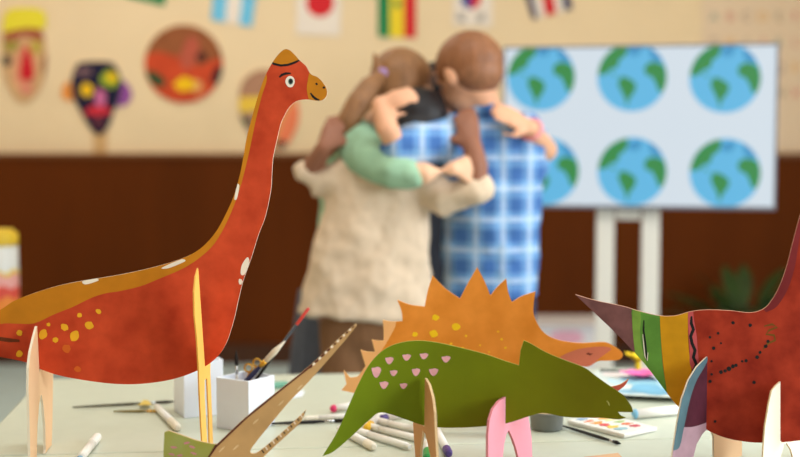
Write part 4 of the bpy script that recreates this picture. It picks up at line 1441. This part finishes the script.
# alphabet chart
pq = [(702, -34), (846, -34), (846, 150), (702, 150)]
cc = at(774, 58, WY)
ch = Plate((cc.x, WY, cc.z), 0.0, .003).outline([(x, y, 1) for x, y in pq], mat('chart_paper', (232, 206, 178), rough=.9), fw, n=1)
cho = tag(ch.build('wall_chart', origin=(cc.x, WY, cc.z)), 'pale letter chart on the wall behind the television', 'chart')
pal_ = [(150, 160, 146), (206, 130, 116), (168, 140, 124), (226, 172, 90), (160, 140, 112), (214, 112, 100)]
letters = 'ABCDEFGHIJKLMNOPQRSTUVWXYZ'
for i, chh in enumerate(letters):
    row, colm = divmod(i, 6)
    fc = bpy.data.curves.new('t', 'FONT')
    fc.body = chh
    fc.align_x = 'CENTER'
    fc.align_y = 'CENTER'
    fc.size = .068
    fc.extrude = .0004
    to = bpy.data.objects.new('t', fc)
    COL.objects.link(to)
    me = bpy.data.meshes.new_from_object(to.evaluated_get(bpy.context.evaluated_depsgraph_get()))
    pos = at(714 + 16.3 * colm, 17 + 25.5 * row, WY - .0028)
    mm = mat('chart_colour_%d' % ((colm + row * 2) % 6), pal_[(colm + row * 2) % 6], rough=.9)
    MB().add([pos + Vector((v.co.x, -v.co.z, v.co.y)) for v in me.vertices], [tuple(p_.vertices) for p_ in me.polygons], mm).build('letter', cho)
    bpy.data.objects.remove(to)
    bpy.data.meshes.remove(me)
    bpy.data.curves.remove(fc)

# masks
MK = 'painted paper masks on the wall'


def mask(outline, face, label, n=5, thick=.012):
    c_ = at(sum(p[0] for p in outline) / len(outline), sum(p[1] for p in outline) / len(outline), WALL_Y - .008)
    pl = Plate((c_.x, WALL_Y - .0075, c_.z), 0.0, thick).outline(outline, face, pale_edge, n=n)
    return pl, tag(empty('hanging_paper_mask', (c_.x, WALL_Y - .0075, c_.z)), label, 'mask', MK)


def sheet(root, name, outline, m, off, thick=.004, n=4):
    pl = Plate((root.location.x, WALL_Y - .0075 - off, root.location.z), 0.0, thick).outline(outline, m, m, n=n)
    return pl.build(name, root)


tanm = paint('mask_tan', (214, 170, 124), bump=0)
dullred = paint('mask_dull_red', (170, 92, 70), bump=0)
pl, mk = mask([(4, 34), (10, 26), (24, 22), (38, 26), (45, 40), (47, 62), (43, 84), (34, 98), (24, 103), (14, 96), (6, 80), (3, 58)], tanm, 'long tan paper mask with bright yellow hair and a red nose')
pl.patch([(2, 30, 1), (46, 26, 1), (45, 40), (34, 40), (24, 36), (14, 42), (4, 46)], dullred)
pl.patch([(3, 44), (12, 40), (20, 44), (17, 50), (8, 52)], paint('mask_olive', (160, 146, 70), bump=0), 2)
pl.patch([(31, 42), (40, 40), (43, 48), (36, 56), (31, 50)], paint('mask_yellow_green', (190, 166, 80), bump=0), 2)
pl.patch(blob(7, 61, 4.4, 6), mat('mask_dark', (44, 40, 44)), 2)
pl.patch(blob(25, 68, 11, 22), paint('mask_blush', (226, 150, 120), bump=0), 1)
pl.patch(blob(46, 65, 4, 12), paint('mask_brown', (150, 96, 66), bump=0), 2)
pl.patch(blob(27, 90, 7, 4), paint('mask_pink', (224, 140, 120), bump=0), 2)
pl.build('face', mk)
sheet(mk, 'hair', [(3, 33, 1), (4, 18), (10, 9.5), (24, 8), (38, 9), (45, 14), (46, 28, 1), (38, 29), (30, 28), (20, 29), (10, 31)], mat('mask_yellow_hair', (236, 220, 60), rough=.9), .009, .008)
sheet(mk, 'nose', [(26, 46), (29, 52), (33.5, 70), (33, 77), (27, 80.5), (21, 77), (21, 69), (24, 54)], mat('mask_red_nose', (206, 20, 40), rough=.6), .011, .012)
navy = paint('mask_navy', (34, 32, 58), bump=0)
pl, mk = mask([(77, 65), (86, 62), (98, 61.5), (111, 62.5), (117, 68), (122, 82), (120, 98), (114, 112), (109, 126), (102, 134), (95, 133), (88, 124), (80, 110), (73, 96), (72, 80)], navy, 'navy blue paper mask with yellow eyes and red lips')
pl.patch(blob(87, 90, 7, 6.6), yb, 2)
pl.patch(blob(110, 79, 9.5, 9), paint('mask_lime', (150, 170, 50), bump=0), 2)
pl.patch(blob(112, 77.5, 5, 4.6), yb, 3)
pl.patch(blob(84, 72, 9, 4), paint('mask_mauve_brown', (120, 90, 96), bump=0), 2)
pl.patch(blob(101, 98, 5.6, 9), paint('mask_orchid', (206, 110, 160), bump=0), 2)
pl.patch([(84, 113), (90, 107), (97, 105.5), (101, 107), (106, 105.5), (112, 112), (107, 114.5), (98, 116), (90, 115)], mat('mask_lip_red', (208, 40, 56)), 3)
pl.patch(blob(99, 122, 4, 4.5), paint('mask_chin_red', (120, 56, 66), bump=0), 3)
pl.build('face', mk)
sheet(mk, 'ear', [(70, 82), (66, 83), (61.5, 90), (63, 98), (70, 101), (73.5, 98), (72, 90)], mat('mask_orange', (236, 150, 70), rough=.8), -.001, .005)
sheet(mk, 'ear', [(121, 80), (127, 84), (132, 94), (128, 103), (121, 107), (118, 104), (121, 95)], mat('mask_violet', (150, 80, 160), rough=.8), -.001, .005)
sheet(mk, 'stick', [(93, 130, 1), (107, 130, 1), (107, 156, 1), (93, 156, 1)], mat('mask_stick_card', (214, 172, 120), rough=.9), -.0035, .003, 1)
rd = paint('mask_red_orange', (204, 76, 44), bump=0)
pl, mk = mask([(184 + 39 * math.cos(k * PI / 12), 64 + 39 * math.sin(k * PI / 12)) for k in range(24)], rd, 'round red and brown paper mask with a yellow mouth')
pl.patch([(140, 64, 1), (146, 55), (160, 52), (175, 56), (190, 60), (200, 66), (212, 60), (226, 58, 1), (226, 20, 1), (140, 20, 1)], paint('mask_umber', (150, 88, 54), var=.2, scale=30, bump=0), 1)
pl.patch(blob(190, 52, 9, 16, .3), paint('mask_rose_brown', (186, 90, 70), bump=0), 2)
pl.patch([(147, 72), (153, 71), (165, 80), (163, 87), (156, 86), (149, 79)], mat('mask_dark_green', (30, 76, 46), rough=.8), 3)
pl.patch(blob(202, 57, 6, 6), mat('mask_dark_brown', (96, 46, 34), rough=.8), 3)
pl.patch(blob(217, 75, 5, 10, .35), mat('mask_black_maroon', (60, 24, 32), rough=.8), 3)
pl.patch(blob(185, 84, 10, 7), yb, 3)
pl.patch(blob(197, 86, 6, 7), paint('mask_buff', (226, 160, 100), bump=0), 2)
pl.build('face', mk)
pl, mk = mask([(239, 100), (241, 86), (248, 76), (260, 70), (274, 72), (288, 84), (297, 100), (299, 118), (294, 134), (284, 147), (272, 148), (258, 142), (246, 128), (240, 114)], paint('mask_buff', (226, 160, 100), bump=0), 'paper mask striped brown, yellow and orange, behind the red dinosaur neck')
pl.patch([(236, 98, 1), (252, 96), (270, 98, 1), (270, 66, 1), (236, 66, 1)], paint('mask_brown_grey', (176, 130, 104), bump=0), 1)
pl.patch([(236, 98, 1), (266, 96, 1), (266, 110, 1), (236, 113, 1)], mat('mask_band_yellow', (236, 196, 70), rough=.8), 2)
pl.patch([(236, 113, 1), (266, 110, 1), (266, 150, 1), (240, 150, 1)], paint('mask_taupe', (170, 130, 110), bump=0), 1)
pl.patch(blob(246, 122, 4.5, 4), mat('mask_dark_green', (30, 76, 46), rough=.8), 3)
pl.patch([(276, 148, 1), (280, 128), (288, 110), (300, 96, 1), (304, 150, 1)], mat('mask_coral', (240, 130, 90), rough=.8), 2)
pl.patch(blob(281, 144, 5, 4), mat('mask_dark', (44, 40, 44)), 3)
pl.build('face', mk)

# -------------------------------------------------------- things near the wall
b1, b2 = at(520, 326, 5.2), at(607, 326, 5.2)
bx_ = empty('storage_box', ((b1.x + b2.x) / 2, 5.35, 0), 'low white storage box with a pale pink picture, standing behind the boy', 'storage box')
hw, hz = (b2.x - b1.x) / 2, at(570, 325, 5.2).z
wb_ = mat('white_box_plastic', (224, 216, 218), rough=.5)
MB().box((bx_.location.x, 5.35, hz / 2 - .01), (hw * 2 - .02, .30, hz - .022), wb_).build('body', bx_, bevel=.008)
MB().box((bx_.location.x, 5.35, hz - .012), (hw * 2, .32, .022), mat('grey_lid', (206, 202, 208), rough=.5)).build('lid', bx_, bevel=.005)
P_ = [(at(567, 338, 5.19).x + .07 * math.cos(k * PI / 10) * (1 + .15 * math.sin(3 * k)), 5.1985, at(567, 338, 5.19).z + .035 * math.sin(k * PI / 10)) for k in range(20)]
MB().add(P_, [tuple(range(20))], mat('pale_pink_print', (232, 170, 190), rough=.7)).add([(x, y + .001, z) for x, y, z in P_], [tuple(range(19, -1, -1))], MATS['pale_pink_print']).build('picture', bx_)

leafm = mat('dark_green_leaf', (38, 64, 22), rough=.45, var=.3, scale=12)
pb = at(745, 300, 5.75)
pt_ = empty('potted_plant', (pb.x, 5.75, 0), 'leafy dark green potted plant by the brown wall, behind the red dinosaur', 'potted plant')
MB().lathe((pb.x, 5.75, 0), [(.09, .001), (.095, .01), (.13, .24), (.14, .245), (.14, .27), (.125, .27), (.12, .235), (.001, .23)], mat('terracotta', (150, 84, 52), rough=.8)).build('pot', pt_, smooth=True)
rr = random.Random(4)
for k in range(26):
    a = 2 * PI * k / 26 + rr.uniform(-.15, .15)
    L = rr.uniform(.28, .46)
    el = rr.uniform(.35, 1.25)
    s0 = Vector((pb.x + .03 * math.cos(a), 5.75 + .03 * math.sin(a), .232))
    o_ = Vector((math.cos(a), math.sin(a), 0))
    rs_ = []
    for i in range(7):
        t_ = i / 6
        c_ = s0 + o_ * (L * math.cos(el) * t_ + .03 * t_ * t_) + Vector((0, 0, L * math.sin(el) * (1.15 * t_ - .35 * t_ * t_)))
        w_ = .004 + .038 * math.sin(PI * min(1, max(0, (t_ - .25) / .75))) if t_ > .25 else .004
        sd_ = Vector((-o_.y, o_.x, 0))
        rs_.append([c_ + sd_ * w_, c_ + Vector((0, 0, -.003)), c_ - sd_ * w_, c_ + Vector((0, 0, .003))])
    MB().rings(rs_, leafm).build('leaf', pt_)

# paint tub on a small side table at the left
jt = at(4, 300, 3.9)
jz = at(4, 314, 3.9).z
st = empty('side_table', (jt.x - .25, 3.95, 0), 'small side table at the left edge, under the yellow lidded tub', 'table')
MB().box((jt.x - .25, 3.95, jz - .012), (.60, .36, .024), laminate).build('tabletop', st, bevel=.004)
for i in (-1, 1):
    for j in (-1, 1):
        x_, y_ = jt.x - .32 + i * .16, 3.95 + j * .14
        MB().tube([(x_, y_, .002), (x_, y_, jz - .025)], .014, steel_grey, round_ends=False, segs=14).build('leg', st, smooth=True)
jc = at(0, 270, 3.9)
jr = (at(18, 270, 3.9).x - at(-16, 270, 3.9).x) / 2
jx = (at(18, 270, 3.9).x + at(-16, 270, 3.9).x) / 2
z_l = at(0, 247, 3.9).z
z_t = at(0, 229, 3.9).z
tb = empty('paint_tub', (jx, 3.9, jz), 'white paint tub with a yellow lid and a coloured label at the left edge', 'tub')
jl = mat('tub_white', (232, 228, 222), rough=.4)
MB().lathe((jx, 3.9, jz), [(jr * .96, .001), (jr, .004), (jr, z_l - jz), (jr * .9, z_l - jz + .006)], jl).build('body', tb, smooth=True)
MB().lathe((jx, 3.9, 0), [(jr * 1.0, z_l + .0068), (jr * 1.02, z_l + .010), (jr * 1.02, z_t - .012), (jr * .8, z_t - .01), (jr * .78, z_t), (jr * .3, z_t + .001)], mat('yellow_lid', (226, 186, 50), rough=.45)).build('lid', tb, smooth=True)
hh = z_l - jz
m = MB()
for q0, q1, c_ in ((.06, .26, (240, 140, 60)), (.26, .42, (226, 84, 70)), (.42, .60, (240, 168, 160)), (.60, .66, (240, 200, 80))):
    wv = [[Vector((jx + (jr + .0008 + .0002 * q0) * math.cos(2 * PI * k / 40), 3.9 + (jr + .0008 + .0002 * q0) * math.sin(2 * PI * k / 40), jz + hh * (q + .03 * math.sin(k * .9 + q * 9)))) for k in range(40)] for q in (q0, q1)]
    m.rings(wv, mat('label_%d' % int(q0 * 100), c_, rough=.5), closed=False)
m.build('label_wrap', tb, smooth=True)

# ------------------------------------------------------------------ lighting
w = bpy.data.worlds.new('world')
scene.world = w
w.use_nodes = True
bg = w.node_tree.nodes['Background']
bg.inputs['Color'].default_value = (.90, .95, 1.0, 1)
bg.inputs['Strength'].default_value = .13


def area(name, loc, rot, sx, sy, e, c):
    l = bpy.data.lights.new(name, 'AREA')
    l.shape = 'RECTANGLE'
    l.size, l.size_y, l.energy, l.color = sx, sy, e, c
    o = bpy.data.objects.new(name, l)
    o.location, o.rotation_euler = loc, rot
    COL.objects.link(o)
    return o


for i, (a, b) in enumerate(wins):
    area('window_daylight', (XR + .02, (a + b) / 2, (z0 + z1) / 2), (0, PI / 2, 0), z1 - z0 - .2, b - a - .2, (112, 84)[i], (.82, .92, 1.0))
for x, y, e, c in ((0, .4, 8, (1, .96, .9)), (0, 2.5, 22, (1, .97, .93)), (-1.25, 4.9, 19, (1, .90, .76)), (1.25, 4.9, 10, (1, .74, .38))):  # back-right panel is an added warm lamp, there to tint the wall orange
    fx = empty('unseen_ceiling_light', (x, y, H), 'unseen flat rectangular light panel on the ceiling', 'ceiling light', 'ceiling lights')
    MB().box((x, y, H - .02), (1.5, .5, .036), mat('panel_white', (240, 238, 232), rough=.5)).build('frame', fx)
    area('unseen_ceiling_panel', (x, y, H - .045), (0, 0, 0), 1.4, .42, e, c)

vs = scene.view_settings
vs.view_transform = 'Standard'
vs.look = 'None'
vs.exposure = 0.0
vs.gamma = 1.0
vs.use_curve_mapping = False
